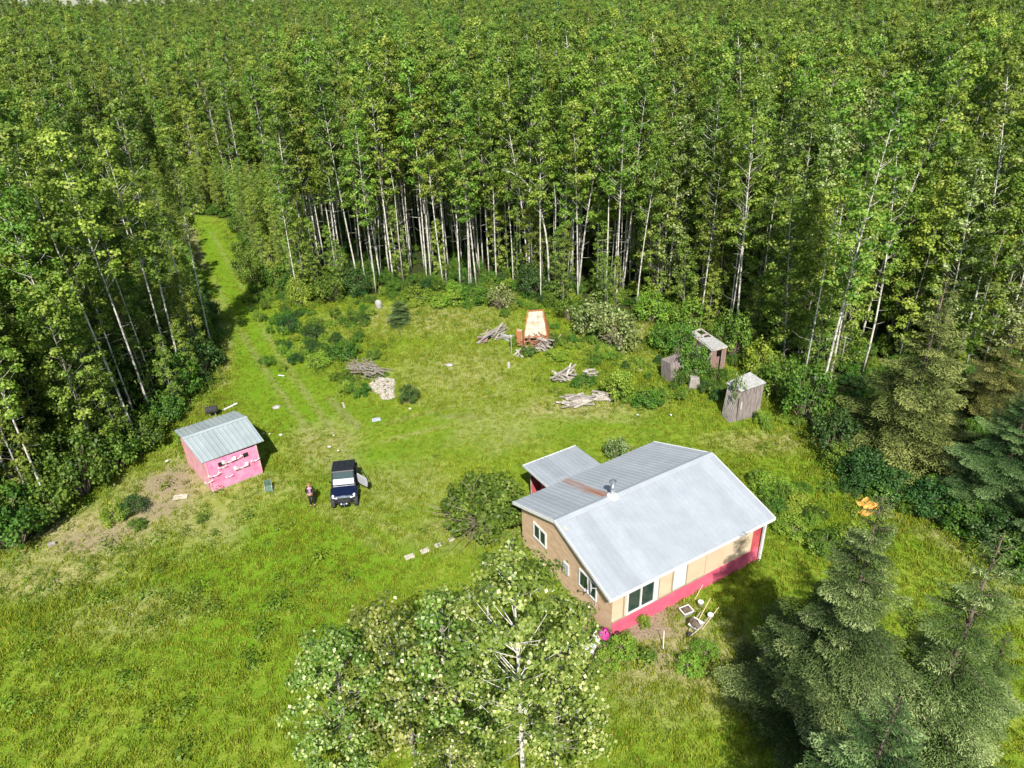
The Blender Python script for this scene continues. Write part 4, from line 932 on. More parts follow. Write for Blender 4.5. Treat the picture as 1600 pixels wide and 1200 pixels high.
k = MB(); W_.slab(k, W_.L*.28, W_.L*.33, 1.0, 1.6, .062, .09); k.obj('handle', M['oldwood2'], oh)

# ruined shack with a half open roof
rs = empty('ruined_shack', (0, 0, 0), 0, 'collapsing roofless shack with bare rafters and peeling red boards', 'shack')
rz_ = 2.3; rT = [at(1112.6, 549, rz_), at(1136, 543, rz_), at(1095, 515, rz_), at(1077, 521, rz_)]
for i, j, mt in ((0, 1, M['peeling']), (1, 2, M['oldwood']), (3, 0, M['oldwood'])):
    k = MB(); npk = 9; r_ = np.random.default_rng(i)
    for q in range(npk):
        if r_.random() < (.3 if i == 0 else .15): continue
        f0, f1 = q/npk+.01, (q+.93)/npk; a, b_ = rT[i], rT[j]; hgt = rz_-.05-(r_.random()*.7 if r_.random() < .35 else 0)
        inn = nrm(sum(rT)/4-(a+b_)/2)*.04; p, q_ = fl(a+(b_-a)*f0), fl(a+(b_-a)*f1); z = np.array([0, 0, hgt])
        k.prism([p, q_, q_+inn, p+inn], [p+z, q_+z+[0, 0, r_.random()*.05], q_+z+inn, p+z+inn])
    k.obj('wall', mt, rs)
k = MB()
for s_, t_ in (((0, 0), (0, 1)), ((1, 0), (1, 1)), ((0, 0), (1, 0)), ((0, 1), (1, 1)), ((.45, 0), (.45, 1)), ((0, .45), (1, .45)), ((0, .72), (1, .72))):
    a = bil(rT, *s_); b_ = bil(rT, *t_); e = nrm(b_-a); w_ = np.cross(e, [0, 0, 1])*.06; z = np.array([0, 0, .1]); k.prism([a-w_, b_-w_, b_+w_, a+w_], [a-w_+z, b_-w_+z, b_+w_+z, a+w_+z])
k.obj('rafters', M['oldwood2'], rs)
k = MB(); q = [bil(rT, *p)+np.array([0, 0, .12]) for p in ((.02, .0), (.98, 0), (.98, .5), (.02, .62))]; k.prism(q, [p+np.array([0, 0, .05]) for p in q])
q = [bil(rT, *p)+np.array([0, 0, .12]) for p in ((.02, .66), (.4, .7), (.42, .98), (.02, .98))]; k.prism(q, [p+np.array([0, 0, .05]) for p in q]); k.obj('roof', M['greyroof'], rs)
k = MB(); a = at(1112, 552, 2.3); b_ = at(1085, 592, .1); e = nrm(b_-a); w_ = nrm(np.cross(e, [0, 0, 1]))*.08; z = np.array([0, 0, .07]); k.prism([a-w_, b_-w_, b_+w_, a+w_], [a-w_+z, b_-w_+z, b_+w_+z, a+w_+z])
tag(k.obj('leaning_pole', M['oldwood2']), 'pale pole leaning against the ruined shack roof', 'pole')
def cbox(name, px, py, size, rz, mt, label, cat, rx=0, ry=0, z=None, taper=1, bevel=.02, parts=None):
    c_ = at(px, py); o_ = MB().box((0, 0, 0), size, 0, rx, ry, taper=taper).obj(name, mt, None, bevel=bevel)
    o_.location = (c_[0], c_[1], (size[2]/2 if z is None else z)); o_.rotation_euler = (0, 0, rz); return tag(o_, label, cat)
# upended grey box left of the ruin
ub = empty('wooden_crate', tuple(at(1052, 590)), .5, 'dark grey upended crate half hidden left of the ruined shack', 'crate')
k = MB()
for q in range(7): k.box((-.75+.25*q, -.62, .8), (.235, .05, 1.6+.2*((q*7) % 3)), rx=-.2)
k.obj('front', M['plumwood'], ub)
k = MB().box((-.86, 0, .85), (.06, 1.1, 1.7), rx=-.1).box((.86, 0, .85), (.06, 1.1, 1.7), rx=-.1).box((0, .55, .85), (1.7, .05, 1.7), rx=-.1); k.obj('sides', M['plumwood'], ub)
st = MB().prism([V3(p)*.5 for p in ((-1, -.8, 0), (1, -.7, 0), (.9, .8, 0), (-.8, .9, 0))], [V3(p) for p in ((-.35, -.3, 1.0), (.35, -.32, 1.1), (.3, .3, .95), (-.3, .34, 1.05))]).obj('tree_stump', M['oldwood'], None, bevel=.08)
st.location = tuple(at(1083, 606)); tag(st, 'grey tree stump between the leaning pole and the grass', 'stump')

# orange junk machine with cream sloping panel
jm = empty('junk_machine', tuple(at(838, 545)), -.12, 'rusty orange farm machine with a big cream sloping hood', 'farm machine'); jm.rotation_euler = (.03, -.07, -.12); jm.scale = (.92, .92, .95)
def obox(k, c, s_, **q): k.box(c, s_, **q); return k
k = MB(); k.prism([(-1.2, .35, .9), (1.15, .35, .9), (1.25, 1.9, .9), (-1.1, 1.9, .9)], [(-1.05, .5, 1.3), (1.05, .5, 1.3), (.75, 1.9, 3.1), (-.65, 1.9, 3.1)]); k.obj('hood', M['cream'], jm, bevel=.09)
k = MB(); k.prism([(-1.28, .35, .92), (-1.21, .35, .92), (-1.1, 1.9, .9), (-1.18, 1.9, .9)], [(-1.12, .45, 1.36), (-1.05, .45, 1.36), (-.65, 1.86, 3.16), (-.74, 1.86, 3.16)])
k.prism([(1.17, .35, .92), (1.24, .35, .92), (1.36, 1.9, .9), (1.28, 1.9, .9)], [(1.07, .45, 1.36), (1.13, .45, 1.36), (.84, 1.86, 3.16), (.77, 1.86, 3.16)])
k.box((.05, 1.93, 3.14), (1.6, .08, .1)); k.obj('hood_rim', M['rust'], jm)
k = MB()
for z in (1.75, 2.2, 2.65): k.box((.02, .5+(z-1.3)*.78, z+.02), (1.9-(z-1.3)*.35, .05, .04))
for x in (-.25, .3): k.tube([[x, .49, 1.33], [x*.8, 1.86, 3.1]], .02, 4)
k.obj('seams', M['oldwood2'], jm)
k = MB()
for x in (-1.1, -.55, .15, .7, 1.12): k.box((x, .1, .75), (.09, .09, 1.5))
for z in (.3, .8, 1.25): k.box((0, .1, z), (2.3, .06, .08))
for z in (.3, .8): k.box((1.15, .8, z), (.06, 1.5, .08)); k.box((-1.15, .8, z), (.06, 1.5, .08))
k.obj('frame', M['rust'], jm)
k = MB(); k.box((.72, .32, .72), (.9, .25, .95)); k.box((-.2, .3, .4), (.7, .3, .6)); k.obj('side_panel', M['rust'], jm, bevel=.03)
k = MB(); r_ = np.random.default_rng(9)
for _ in range(26): k.box((r_.uniform(-1.7, 1.3), r_.uniform(-.6, .3), r_.uniform(.1, 1.3)), (r_.uniform(.3, 1.1), .06, .05), r_.random()*3, r_.normal()*.5, r_.normal()*.8)
k.obj('loose_bars', M['peeling'], jm)
k = MB(); k.box((-1.55, .5, 1.1), (.5, .6, 1.4)); k.obj('cab_box', M['cream'], jm, bevel=.04)
k = MB(); k.box((-1.55, .18, 1.1), (.56, .05, 1.5)); k.box((-1.83, .5, 1.1), (.05, .6, 1.5)); k.obj('cab_frame', M['rust'], jm)
for x in (-.8, .8):
    k = MB(); k.lathe([(.1, -.1), (.38, -.1), (.42, -.05), (.42, .05), (.38, .1), (.1, .1)], 16); w_ = k.obj('wheel', M['tyre'], jm, True); w_.location = (x, 1.3, .42); w_.rotation_euler = (0, math.pi/2, 0)

# plank piles: every pile is one thing of loose boards
def pile(px, py, n_, L_, spread, hgt, ang, label, mt, name='plank_pile', jit=.25, seed=0, cat='plank pile', wdt=(.12, .22), steep=.12):
    r_ = np.random.default_rng(seed); o_ = empty(name, tuple(at(px, py)), ang, label, cat)
    half = {0: MB(), 1: MB()}
    for i in range(n_):
        z = .05+hgt*(i/n_)*r_.uniform(.6, 1); l_ = L_*r_.uniform(.5, 1.1)
        half[i % 2 if n_ > 4 else 0].box((r_.normal()*spread*.5, r_.normal()*spread*.5*(1-.5*i/n_), z), (l_, r_.uniform(*wdt), r_.uniform(.035, .07)), r_.normal()*jit, 0, r_.normal()*steep)
    half[0].obj('planks', mt, o_)
    if half[1].n: half[1].obj('planks', M['oldwood'] if mt is not M['oldwood'] else M['oldwood2'], o_)
    return o_
pile(757, 533, 16, 1.8, .5, .7, 1.0, 'left end of the junk row, fanned reddish boards', M['peeling'], seed=1, jit=.6, steep=.35)
pile(773, 524, 22, 2.4, .8, .8, .9, 'heap of long thin tan slats in the junk row', M['oldwood2'], seed=2, wdt=(.05, .1))
pile(789, 530, 12, 1.5, .5, .5, -.3, 'grey metal and boards just left of the yellow pole', M['bluegrey'], 'scrap_pile', seed=3, cat='scrap pile')
pile(845, 545, 14, 2.6, .4, 1.6, -1.0, 'long grey boards propped against the orange machine', M['oldwood'], seed=4, steep=.5, jit=.2)
pile(822, 552, 12, 1.6, .8, .5, .3, 'tangle of grey scrap wood below the machine', M['oldwood'], seed=5, jit=1.2, steep=.3)
pile(884, 592, 22, 1.9, .7, .8, .5, 'dark weathered timber heap with boards standing on end', M['oldwood'], seed=6, jit=.5, steep=.4)
pile(920, 590, 14, 1.0, .35, 1.0, .1, 'short stack of grey boards beside the dark timber heap', M['oldwood2'], seed=7, jit=.15)
pile(908, 628, 26, 2.6, .9, .35, .2, 'long low row of pale planks lying in the grass', M['oldwood2'], seed=8, jit=.25)
pile(945, 624, 14, 1.6, .5, .5, -.2, 'stacked planks at the right end of the long low row', M['oldwood'], seed=9, jit=.2)
pile(985, 622, 6, .9, .3, .2, .1, 'few pale boards under the bright green bush', M['oldwood2'], seed=10)
pile(990, 579, 3, 1.3, .2, .1, .1, 'single row of boards lying by the willows', M['oldwood2'], seed=11)
pile(572, 583, 110, 2.4, 1.3, .8, -.75, 'brown brush pile of parallel thin branches', M['twig'], 'brush_pile', seed=12, cat='brush pile', wdt=(.03, .05), jit=.35, steep=.1)
pile(358, 637, 3, 1.2, .2, .1, .6, 'pale boards on the grass behind the pink shed', M['white'], seed=13)
pile(905, 1022, 5, .9, .3, .15, .5, 'grey scrap boards at the very bottom beside the foreground poplar', M['oldwood2'], seed=14)
dl = MB().box((0, 0, 0), (.5, .9, .35)); 
k = MB(); r_ = np.random.default_rng(8)
for _ in range(620):
    a = r_.random()*6.28; q = r_.random()**.5; k.box((math.cos(a)*q*(.95+.3*math.sin(3*a)), math.sin(a)*q*2.1, .05+.22*(1-q)*r_.random()), (.1+.18*r_.random(), .05+.07*r_.random(), .03), r_.random()*3, r_.normal()*.2)
o_ = k.obj('wood_chip_heap', M['chip']); o_.location = tuple(at(600, 607)); o_.rotation_euler = (0, 0, .35); tag(o_, 'bright heap of pale wood chips beside the dark round bush', 'chip heap', kind='stuff')
def rock(px, py, s_, mt, label, name='rock', cat='rock', seed=0, flat=.6):
    r_ = np.random.default_rng(seed); bm_ = MB(); V = []; nu, nv = 8, 12
    ph = r_.random(6)*6
    for i in range(nu+1):
        for j in range(nv):
            t = math.pi*i/nu; a = 2*math.pi*j/nv; rr_ = 1+.16*math.sin(2*a+ph[0])+.1*math.sin(3*t+ph[1])+.08*math.sin(5*a+ph[2])
            V.append([rr_*math.sin(t)*math.cos(a)*s_[0], rr_*math.sin(t)*math.sin(a)*s_[1], (math.cos(t)*.8+.4)*s_[2]])
    bm_.add(V, [(i*nv+j, i*nv+(j+1) % nv, (i+1)*nv+(j+1) % nv, (i+1)*nv+j) for i in range(nu) for j in range(nv)])
    o_ = bm_.obj(name, mt, None, False); o_.location = tuple(at(px, py)); return tag(o_, label, cat)
rock(592, 481, (.4, .4, .75), M['rock'], 'upright grey boulder in the weeds at the back of the meadow', seed=1)
rock(702, 571, (.3, .25, .15), M['rock'], 'small pale rock in the middle of the meadow', seed=2)
rock(432, 637, (.28, .28, .16), M['rock'], 'small grey rock in the mown track', seed=3)
rock(795, 575, (.16, .16, .5), M['oldwood2'], 'short pale post stub left of the timber heap', 'post', 'post', 4)
for i, (px, py, w, d_) in enumerate(((640, 871, .55, .36), (664, 862, .52, .36), (685, 853, .44, .32), (706, 844, .4, .26))):
    o_ = cbox('stepping_stone', px, py, (w, d_, .1), .45, M['stone'], ['largest and leftmost of the pale stepping stones', 'second pale stepping stone from the left', 'third pale stepping stone from the left', 'faint stepping stone nearest the big bush'][i], 'stepping stone', z=.06, bevel=.03); o_['group'] = 'stepping stones in the grass'
def sheet(px, py, w, d_, rz, mt, label, name, cat, z=.05, rx=0, seed=0, warp=.04, t=.03):
    r_ = np.random.default_rng(seed); nu = 7; k = MB(); V = []
    for j in range(nu):
        for i in range(nu):
            V.append([(i/(nu-1)-.5)*w*(1+.05*r_.normal()), (j/(nu-1)-.5)*d_*(1+.05*r_.normal()), z+warp*r_.random()])
    V2 = [[a, b_, c_+t] for a, b_, c_ in V]; f = [(j*nu+i, j*nu+i+1, (j+1)*nu+i+1, (j+1)*nu+i) for j in range(nu-1) for i in range(nu-1)]
    rim = [(i) for i in range(nu)]+[nu*(j+1)-1 for j in range(1, nu)]+[nu*nu-1-i for i in range(1, nu)]+[nu*(nu-1-j) for j in range(1, nu-1)]
    n2 = nu*nu; F = [q[::-1] for q in f]+[tuple(a+n2 for a in q) for q in f]+[(rim[i], rim[(i+1) % len(rim)], rim[(i+1) % len(rim)]+n2, rim[i]+n2) for i in range(len(rim))]
    k.add(V+V2, F); o_ = k.obj(name, mt); o_.location = tuple(at(px, py)); o_.rotation_euler = (rx, 0, rz); return tag(o_, label, cat)
sheet(588, 657, .62, .5, .3, M['bluegrey'], 'flat blue grey sheet lying near the wood chips', 'metal_sheet', 'sheet')
sheet(1357, 793, 1.15, 1.0, .4, M['orange'], 'crumpled orange tarp on the grass at the foot of the big spruce', 'tarp', 'tarp', warp=.3, seed=4)
sheet(1352, 803, .9, .5, .2, M['orange'], 'flat corner of a second orange tarp under the crumpled one', 'tarp', 'tarp', warp=.08, seed=5)
sheet(282, 778, .9, .45, .2, M['stone'], 'flat grey rubble slab below the left wall of the shed', 'slab', 'slab', seed=6)
cbox('board', 440, 589, (.62, .14, .05), -.35, M['white'], 'short white board lying in the mown track', 'board', z=.14)
cbox('board', 537, 634, (.16, .9, .04), .35, M['oldwood2'], 'thin tan strip lying at the edge of the track', 'board', z=.06)
cbox('board', 82, 852, (.4, .22, .2), .5, M['oldwood'], 'dark block on the slope at the lower left', 'block')
for px, py, s_, lb in ((439, 682, .24, 'largest white paper scrap on the mown track'), (412, 680, .16, 'white scrap just right of the shed roof'), (515, 701, .2, 'white scrap above the utility vehicle, left'), (529, 707, .15, 'white scrap above the utility vehicle, right'), (522, 683, .1, 'tiny white scrap higher up the track'),
    (530, 618, .12, 'tiny white scrap near the brush pile'), (641, 641, .18, 'white scrap right of the wood chips'), (1048, 651, .17, 'white scrap in the meadow left of the outhouse'), (996, 651, .14, 'pale scrap near the low plank row'), (262, 723, .22, 'white scrap beside the left shed wall'), (470, 553, .13, 'tiny white scrap below the dark bushes'), (1295, 838, .3, 'small white scrap propped by the bush left of the spruce'), (422, 681, .1, 'tiny scrap between the shed and the largest scrap')):
    sheet(px, py, s_, s_*.7, px, M['white'], lb, 'paper_scrap', 'litter', z=.12, warp=.05, seed=px)
# barrel stove behind the shed
bs = empty('barrel_stove', tuple(at(334, 652)), .3, 'dark rusty barrel stove standing behind the pink shed', 'stove')
k = MB()
for x, y in ((-.2, -.15), (.2, -.15), (-.2, .15), (.2, .15)): k.tube([[x, y, 0], [x, y, .45]], .025, 5)
k.obj('legs', M['oldwood'], bs); k = MB(); k.lathe([(.03, -.42), (.26, -.42), (.28, -.38), (.28, .38), (.26, .42), (.03, .42)], 14); b2 = k.obj('barrel', M['tyre'], bs, True); b2.location = (0, 0, .7); b2.rotation_euler = (0, math.pi/2, 0)
# folded garden chair right of shed
gc = empty('folding_chair', tuple(at(421, 768)), .3, 'tipped over dark green folding chair right of the shed', 'chair')
k = MB(); k.box((0, 0, .25), (.42, .4, .04), rx=1.0); k.obj('seat', M['tealp'], gc); k = MB(); k.box((0, .22, .55), (.42, .04, .5), rx=.2); k.obj('backrest', M['tealp'], gc)
k = MB()
for x in (-.22, .22): k.tube([[x, -.25, 0], [x, .2, .8]], .014, 5); k.tube([[x, .3, 0], [x, -.1, .42]], .014, 5)
k.obj('frame', M['steel'], gc)
# garden gear
def wheelbarrow(px, py, rz, label, mt, s_=1.0):
    o_ = empty('wheelbarrow', tuple(at(px, py)), rz, label, 'wheelbarrow')
    k = MB(); fr = lambda a, z: [(-.32*a, -.42*a, z), (.32*a, -.42*a, z), (.36*a, .4*a, z), (-.36*a, .4*a, z)]
    a4, b4, c4 = fr(.6, .3), fr(1, .62), fr(.94, .62); n_ = 4
    k.add(a4+b4+c4+fr(.55, .33), [(3, 2, 1, 0)]+[(i, (i+1) % 4, 4+(i+1) % 4, 4+i) for i in range(4)]+[(4+i, 4+(i+1) % 4, 8+(i+1) % 4, 8+i) for i in range(4)]+[(8+i, 8+(i+1) % 4, 12+(i+1) % 4, 12+i) for i in range(4)]+[(12, 13, 14, 15)]); k.obj('tray', mt, o_)
    k = MB()
    for sx in (-1, 1): k.tube([[sx*.1, -.7, .2], [sx*.28, .2, .3], [sx*.3, 1.05, .55]], .022, 6); k.tube([[sx*.26, .3, .3], [sx*.26, .4, 0]], .018, 5)
    k.obj('handles', M['oldwood2'], o_)
    k = MB(); k.lathe([(.05, -.05), (.2, -.05), (.2, .05), (.05, .05)], 14); w_ = k.obj('wheel', M['tyre'], o_, True); w_.location = (0, -.7, .2); w_.rotation_euler = (0, math.pi/2, 0); return o_
wheelbarrow(1086, 985, 5.5, 'white wheelbarrow full of dark soil in the yard', M['white']).scale = (.8, .8, .8)
k = MB()
r_ = rock(1084, 985, (.26, .3, .14), M['bark_brown'], 'dark soil heaped in the white wheelbarrow', 'soil_heap', 'soil', 7); r_.location.z = .45
tb = empty('tub', tuple(at(1072, 958)), .4, 'pale square tub beside the skirting of the house', 'tub'); tb.scale = (.8, .8, .8)
k = MB(); k.prism([(-.28, -.22, 0), (.28, -.22, 0), (.28, .22, 0), (-.28, .22, 0)], [(-.36, -.3, .3), (.36, -.3, .3), (.36, .3, .3), (-.36, .3, .3)]); k.obj('body', M['bluegrey'], tb); k = MB()
for a, b_ in (((-.36, -.3), (.36, -.3)), ((.36, -.3), (.36, .3)), ((.36, .3), (-.36, .3)), ((-.36, .3), (-.36, -.3))): k.tube([[*a, .31], [*b_, .31]], .03, 5)
k.obj('rim', M['white'], tb); k = MB(); k.box((0, 0, .305), (.6, .5, .02)); k.obj('contents', M['bark_brown'], tb)
for px, py, rz, lb in ((1094, 948, .8, 'white bucket nearest the house skirting'), (1109, 968, .2, 'white bucket farthest from the house, near the tool handles')):
    bk = empty('bucket', tuple(at(px, py)), rz, lb, 'bucket'); k = MB(); k.lathe([(.11, 0), (.15, .34), (.16, .35), (.13, .35), (.12, .3)], 14); k.obj('body', M['white'], bk, True)
    k = MB(); k.tube([[math.cos(a)*.15, .02, .35+.12*math.sin(a)] for a in np.linspace(0, math.pi, 7)], .008, 4); k.obj('handle', M['steel'], bk)
def stick(px, py, L_, az, el, label, mt, rad=.02, name='tool_handle', cat='handle', z0=.03):
    a = at(px, py)+np.array([0, 0, z0]); b_ = np.array([math.cos(az)*math.cos(el), math.sin(az)*math.cos(el), math.sin(el)])*L_
    o_ = MB().tube([[0, 0, 0], b_*.5+[0, 0, .005], b_], [rad, rad*.95, rad*.85], 6).obj(name, mt); o_.location = tuple(a); return tag(o_, label, cat)
stick(1090, 972, 1.4, .85, .45, 'long wooden handle sticking up from the wheelbarrow', M['tan'])
stick(1097, 984, 1.5, .75, .3, 'wooden handle reaching to the farther bucket', M['tan'])
stick(1085, 938, 1.0, .9, .3, 'wooden handle lying behind the nearer bucket', M['tan'])
stick(1036, 1014, .9, 1.4, 1.2, 'white stake standing in the bare garden soil', M['white'], .025, 'garden_stake', 'stake')
stick(861, 546, 1.8, .9, .5, 'thin grey stick leaning right of the orange machine', M['oldwood2'], .03, 'stick', 'stick')
rock(1195, 1018, (.22, .22, .2), M['rock'], 'pale rock in the shade of the front spruce', seed=9)
# yellow topped pole
k = empty('pole', tuple(at(799, 552)), 0, 'thin pale pole with a yellow top left of the orange machine', 'pole'); MB().tube([[0, 0, 0], [.02, 0, 1.6]], .03, 6).obj('shaft', M['oldwood2'], k); MB().lathe([(.04, 1.55), (.1, 1.62), (.1, 1.74), (.03, 1.8)], 8).obj('top', M['cream'], k)
# white bench slab near the corner
bn = empty('bench', tuple(at(929, 1010)), 1.05, 'white board bench standing at the house corner', 'bench')
MB().box((0, 0, .42), (1.45, .42, .06)).obj('seat', M['white'], bn, bevel=.01)
for x in (-.6, .6): MB().box((x, 0, .2), (.07, .38, .4)).obj('leg', M['white'], bn)
# birdhouse on pole
bh = empty('birdhouse', tuple(at(765, 1000)), .4, 'grey birdhouse on a white pole among the foreground poplars', 'birdhouse')
hb = height_for(*at(765, 1000)[:2], 925)
MB().tube([[0, 0, 0], [0, 0, hb-.1]], .045, 8).obj('pole', M['white'], bh); MB().box((0, 0, hb+.05), (.4, .34, .36)).obj('box', M['dishgrey'], bh, bevel=.01)
k = MB(); k.box((0, -.12, hb+.3), (.5, .28, .03), rx=.5); k.box((0, .12, hb+.3), (.5, .28, .03), rx=-.5); k.obj('roof', M['dishgrey'], bh)

# ------------------------------------------------------------------ utility vehicle (front towards -Y)
ua, ub_ = at(521, 797), at(558, 793); uc = (ua+ub_)/2; yaw = math.atan2(ub_[1]-ua[1], ub_[0]-ua[0])
utv = empty('utility_vehicle', (uc[0]-math.sin(yaw)*1.5, uc[1]+math.cos(yaw)*1.5, 0), yaw, 'dark blue side by side utility vehicle with its door open', 'utility vehicle')
k = MB(); k.box((0, -.05, .55), (1.3, 2.7, .2)); k.box((0, .95, .85), (1.45, .95, .35)); k.prism([(-.7, -1.35, .62), (.7, -1.35, .62), (.74, -.55, .62), (-.74, -.55, .62)], [(-.55, -1.42, .9), (.55, -1.42, .9), (.7, -.6, 1.02), (-.7, -.6, 1.02)]); k.obj('body', M['black'], utv, bevel=.03)
k = MB(); k.prism([(-.6, -1.45, .88), (.6, -1.45, .88), (.74, -.56, 1.0), (-.74, -.56, 1.0)], [(-.5, -1.4, .95), (.5, -1.4, .95), (.68, -.6, 1.12), (-.68, -.6, 1.12)]); k.obj('hood', M['navy'], utv, bevel=.03)
for sx in (-1, 1):
    k = MB(); k.prism([(sx*.46, -1.2, .8), (sx*.84, -1.3, .78), (sx*.86, -.5, .8), (sx*.6, -.5, .8)], [(sx*.46, -1.15, .93), (sx*.82, -1.2, .86), (sx*.84, -.55, 1.0), (sx*.62, -.55, 1.05)]); k.obj('fender', M['navy'], utv, bevel=.02)
    k = MB(); k.prism([(sx*.4, -1.47, .76), (sx*.7, -1.36, .78), (sx*.7, -1.26, .78), (sx*.4, -1.37, .78)], [(sx*.38, -1.44, .9), (sx*.72, -1.3, .95), (sx*.7, -1.2, .95), (sx*.38, -1.34, .92)]); k.obj('headlight', M['lamp'], utv, bevel=.01)
k = MB(); k.box((0, -1.49, .9), (.72, .06, .06)); k.box((0, -1.47, .97), (.24, .05, .03)); k.obj('front_badge_strip', M['silver'], utv)
k = MB()
for z in (.6, .68, .76, .83): k.box((0, -1.5, z), (.74, .04, .035))
k.obj('grille', M['rim'], utv)
k = MB(); k.tube([[-.62, -1.5, .55], [-.45, -1.62, .6], [.45, -1.62, .6], [.62, -1.5, .55]], .03, 8); k.box((0, -1.56, .42), (.6, .14, .2)); k.obj('bumper', M['black'], utv)
k = MB(); k.box((0, -1.64, .47), (.1, .05, .06)); k.tube([[0, -1.66, .45], [0, -1.68, .25]], .01, 4); k.obj('winch_hook', M['silver'], utv)
for sx in (-1, 1): MB().lathe([(.02, -.03), (.05, -.03), (.05, .02), (.02, .03)], 8, (sx*.16, -1.64, .5)).obj('spot_lamp', M['lamp'], utv)
for sx in (-1, 1):
    for y in (-1.18, 1.02):
        k = MB(); k.lathe([(.19, -.13), (.31, -.13), (.345, -.07), (.345, .07), (.31, .13), (.19, .13)], 20); w_ = k.obj('wheel', M['tyre'], utv); w_.location = (sx*.7, y, .345); w_.rotation_euler = (0, math.pi/2, 0)
        k = MB(); k.lathe([(.04, -.09), (.19, -.1), (.19, .1), (.04, .09)], 14); k.obj('rim', M['rim'], w_)
k = MB(); zr_ = 1.9
for sx in (-1, 1):
    k.tube([[sx*.72, -.6, 1.05], [sx*.66, -.1, zr_-.03], [sx*.66, .95, zr_-.03], [sx*.72, 1.0, 1.0], [sx*.74, 1.0, .6]], .03, 8)
    k.tube([[sx*.74, .55, .6], [sx*.66, .55, zr_-.03]], .025, 6)
for y in (-.1, .95): k.tube([[-.66, y, zr_-.03], [.66, y, zr_-.03]], .028, 6)
k.obj('roll_cage', M['black'], utv)
k = MB(); k.prism([(-.72, -.2, zr_), (.72, -.2, zr_), (.72, 1.08, zr_), (-.72, 1.08, zr_)], [(-.66, -.14, zr_+.06), (.66, -.14, zr_+.06), (.66, 1.02, zr_+.06), (-.66, 1.02, zr_+.06)])
for x in (-.4, 0, .4): k.box((x, .45, zr_+.068), (.14, .9, .02))
k.obj('roof', M['black'], utv, bevel=.02)
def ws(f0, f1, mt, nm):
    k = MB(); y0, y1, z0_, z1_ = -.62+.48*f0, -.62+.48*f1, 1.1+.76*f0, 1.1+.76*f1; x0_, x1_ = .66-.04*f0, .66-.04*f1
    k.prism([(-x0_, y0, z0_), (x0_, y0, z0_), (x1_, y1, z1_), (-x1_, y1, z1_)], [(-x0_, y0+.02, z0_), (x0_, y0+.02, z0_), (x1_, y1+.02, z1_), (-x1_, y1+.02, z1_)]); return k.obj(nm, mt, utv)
ws(0, .52, M['ws_sky'], 'windshield')['label'] = 'lower half of the windshield, painted pale as reflected sky'; ws(.53, 1, M['glass'], 'windshield')['label'] = 'dark upper half of the windshield'
k = MB(); k.box((-.1, .35, .95), (1.2, .5, .18)); k.box((-.1, .62, 1.25), (1.2, .14, .5)); k.obj('seat', M['tyre'], utv, bevel=.03)
MB().lathe([(.17, 0), (.19, .02), (.17, .04)], 14, (.36, -.25, 1.18)).obj('steering_wheel', M['black'], utv)
k = MB(); k.box((0, 1.1, 1.1), (1.42, .9, .05)); k.box((-.7, 1.1, 1.2), (.05, .95, .28)); k.box((.7, 1.1, 1.2), (.05, .95, .28)); k.box((0, 1.56, 1.2), (1.42, .05, .28)); k.obj('cargo_box', M['black'], utv)
k = MB(); k.box((-.74, -.02, .92), (.05, 1.05, .55)); k.tube([[-.76, -.5, 1.2], [-.7, -.1, 1.8], [-.7, .5, 1.82], [-.76, .5, 1.2]], .022, 6); k.obj('door', M['black'], utv)['label'] = 'closed black door'
dr = empty('door', (.76, .52, 0), -1.0+.15, 'open grey half door swung outwards', None); dr.parent = utv
k = MB(); k.prism([(0, -.03, .62), (.2, -.03, .5), (.95, -.03, .55), (1.05, -.03, .9), (.98, -.03, 1.2), (0, -.03, 1.2)], [(0, .03, .62), (.2, .03, .5), (.95, .03, .55), (1.05, .03, .9), (.98, .03, 1.2), (0, .03, 1.2)]); k.obj('door_panel', M['dishgrey'], dr)
k = MB(); k.tube([[0, 0, .6], [0, 0, 1.78], [.62, 0, 1.8], [1.06, 0, 1.2], [1.1, 0, .9], [.98, 0, .5], [.2, 0, .47], [0, 0, .6]], .032, 6); k.obj('door_frame', M['black'], dr)
k = MB(); k.box((0, -.5, 1.15), (1.3, .2, .1)); k.obj('dashboard', M['black'], utv)
k = MB(); k.tube([[-.7, -.42, 1.33], [-.8, -.45, 1.38]], .012, 4); k.box((-.83, -.45, 1.4), (.1, .05, .14)); k.obj('mirror', M['black'], utv)

# ------------------------------------------------------------------ person
def skin_obj(name, chains, mt, parent, sub=1):
    """chains: dict id -> (pos, radius), edges"""
    pts, edges = chains; me = bpy.data.meshes.new(name); ids = list(pts)
    me.from_pydata([pts[i][0] for i in ids], [(ids.index(a), ids.index(b_)) for a, b_ in edges], [])
    o_ = bpy.data.objects.new(name, me); C.objects.link(o_); o_.parent = parent; me.materials.append(mt)
    md = o_.modifiers.new('skin', 'SKIN'); md.use_smooth_shade = True
    sv = me.skin_vertices[0].data
    for i, q in enumerate(ids): r_ = pts[q][1]; sv[i].radius = (r_, r_) if np.isscalar(r_) else r_
    for i in range(len(ids)): sv[i].use_root = (i == 0)
    sb = o_.modifiers.new('sub', 'SUBSURF'); sb.levels = sub; sb.render_levels = sub; return o_
pb = at(489, 790); per = empty('person', tuple(pb), math.atan2(-pb[0], pb[1])*-1, 'person in black jacket and trousers standing left of the utility vehicle', 'person')
per.rotation_euler = (0, 0, -.3*0+.15)
P_ = {'pel': ((0, 0, .95), (.14, .11)), 'wst': ((0, 0, 1.1), (.13, .1)), 'cst': ((0, 0, 1.3), (.16, .11)), 'nk': ((0, .0, 1.46), .06), 'nk2': ((0, -.01, 1.51), .055), 'hd': ((0, -.02, 1.6), (.08, .095)), 'hd2': ((0, -.015, 1.67), (.07, .08))}
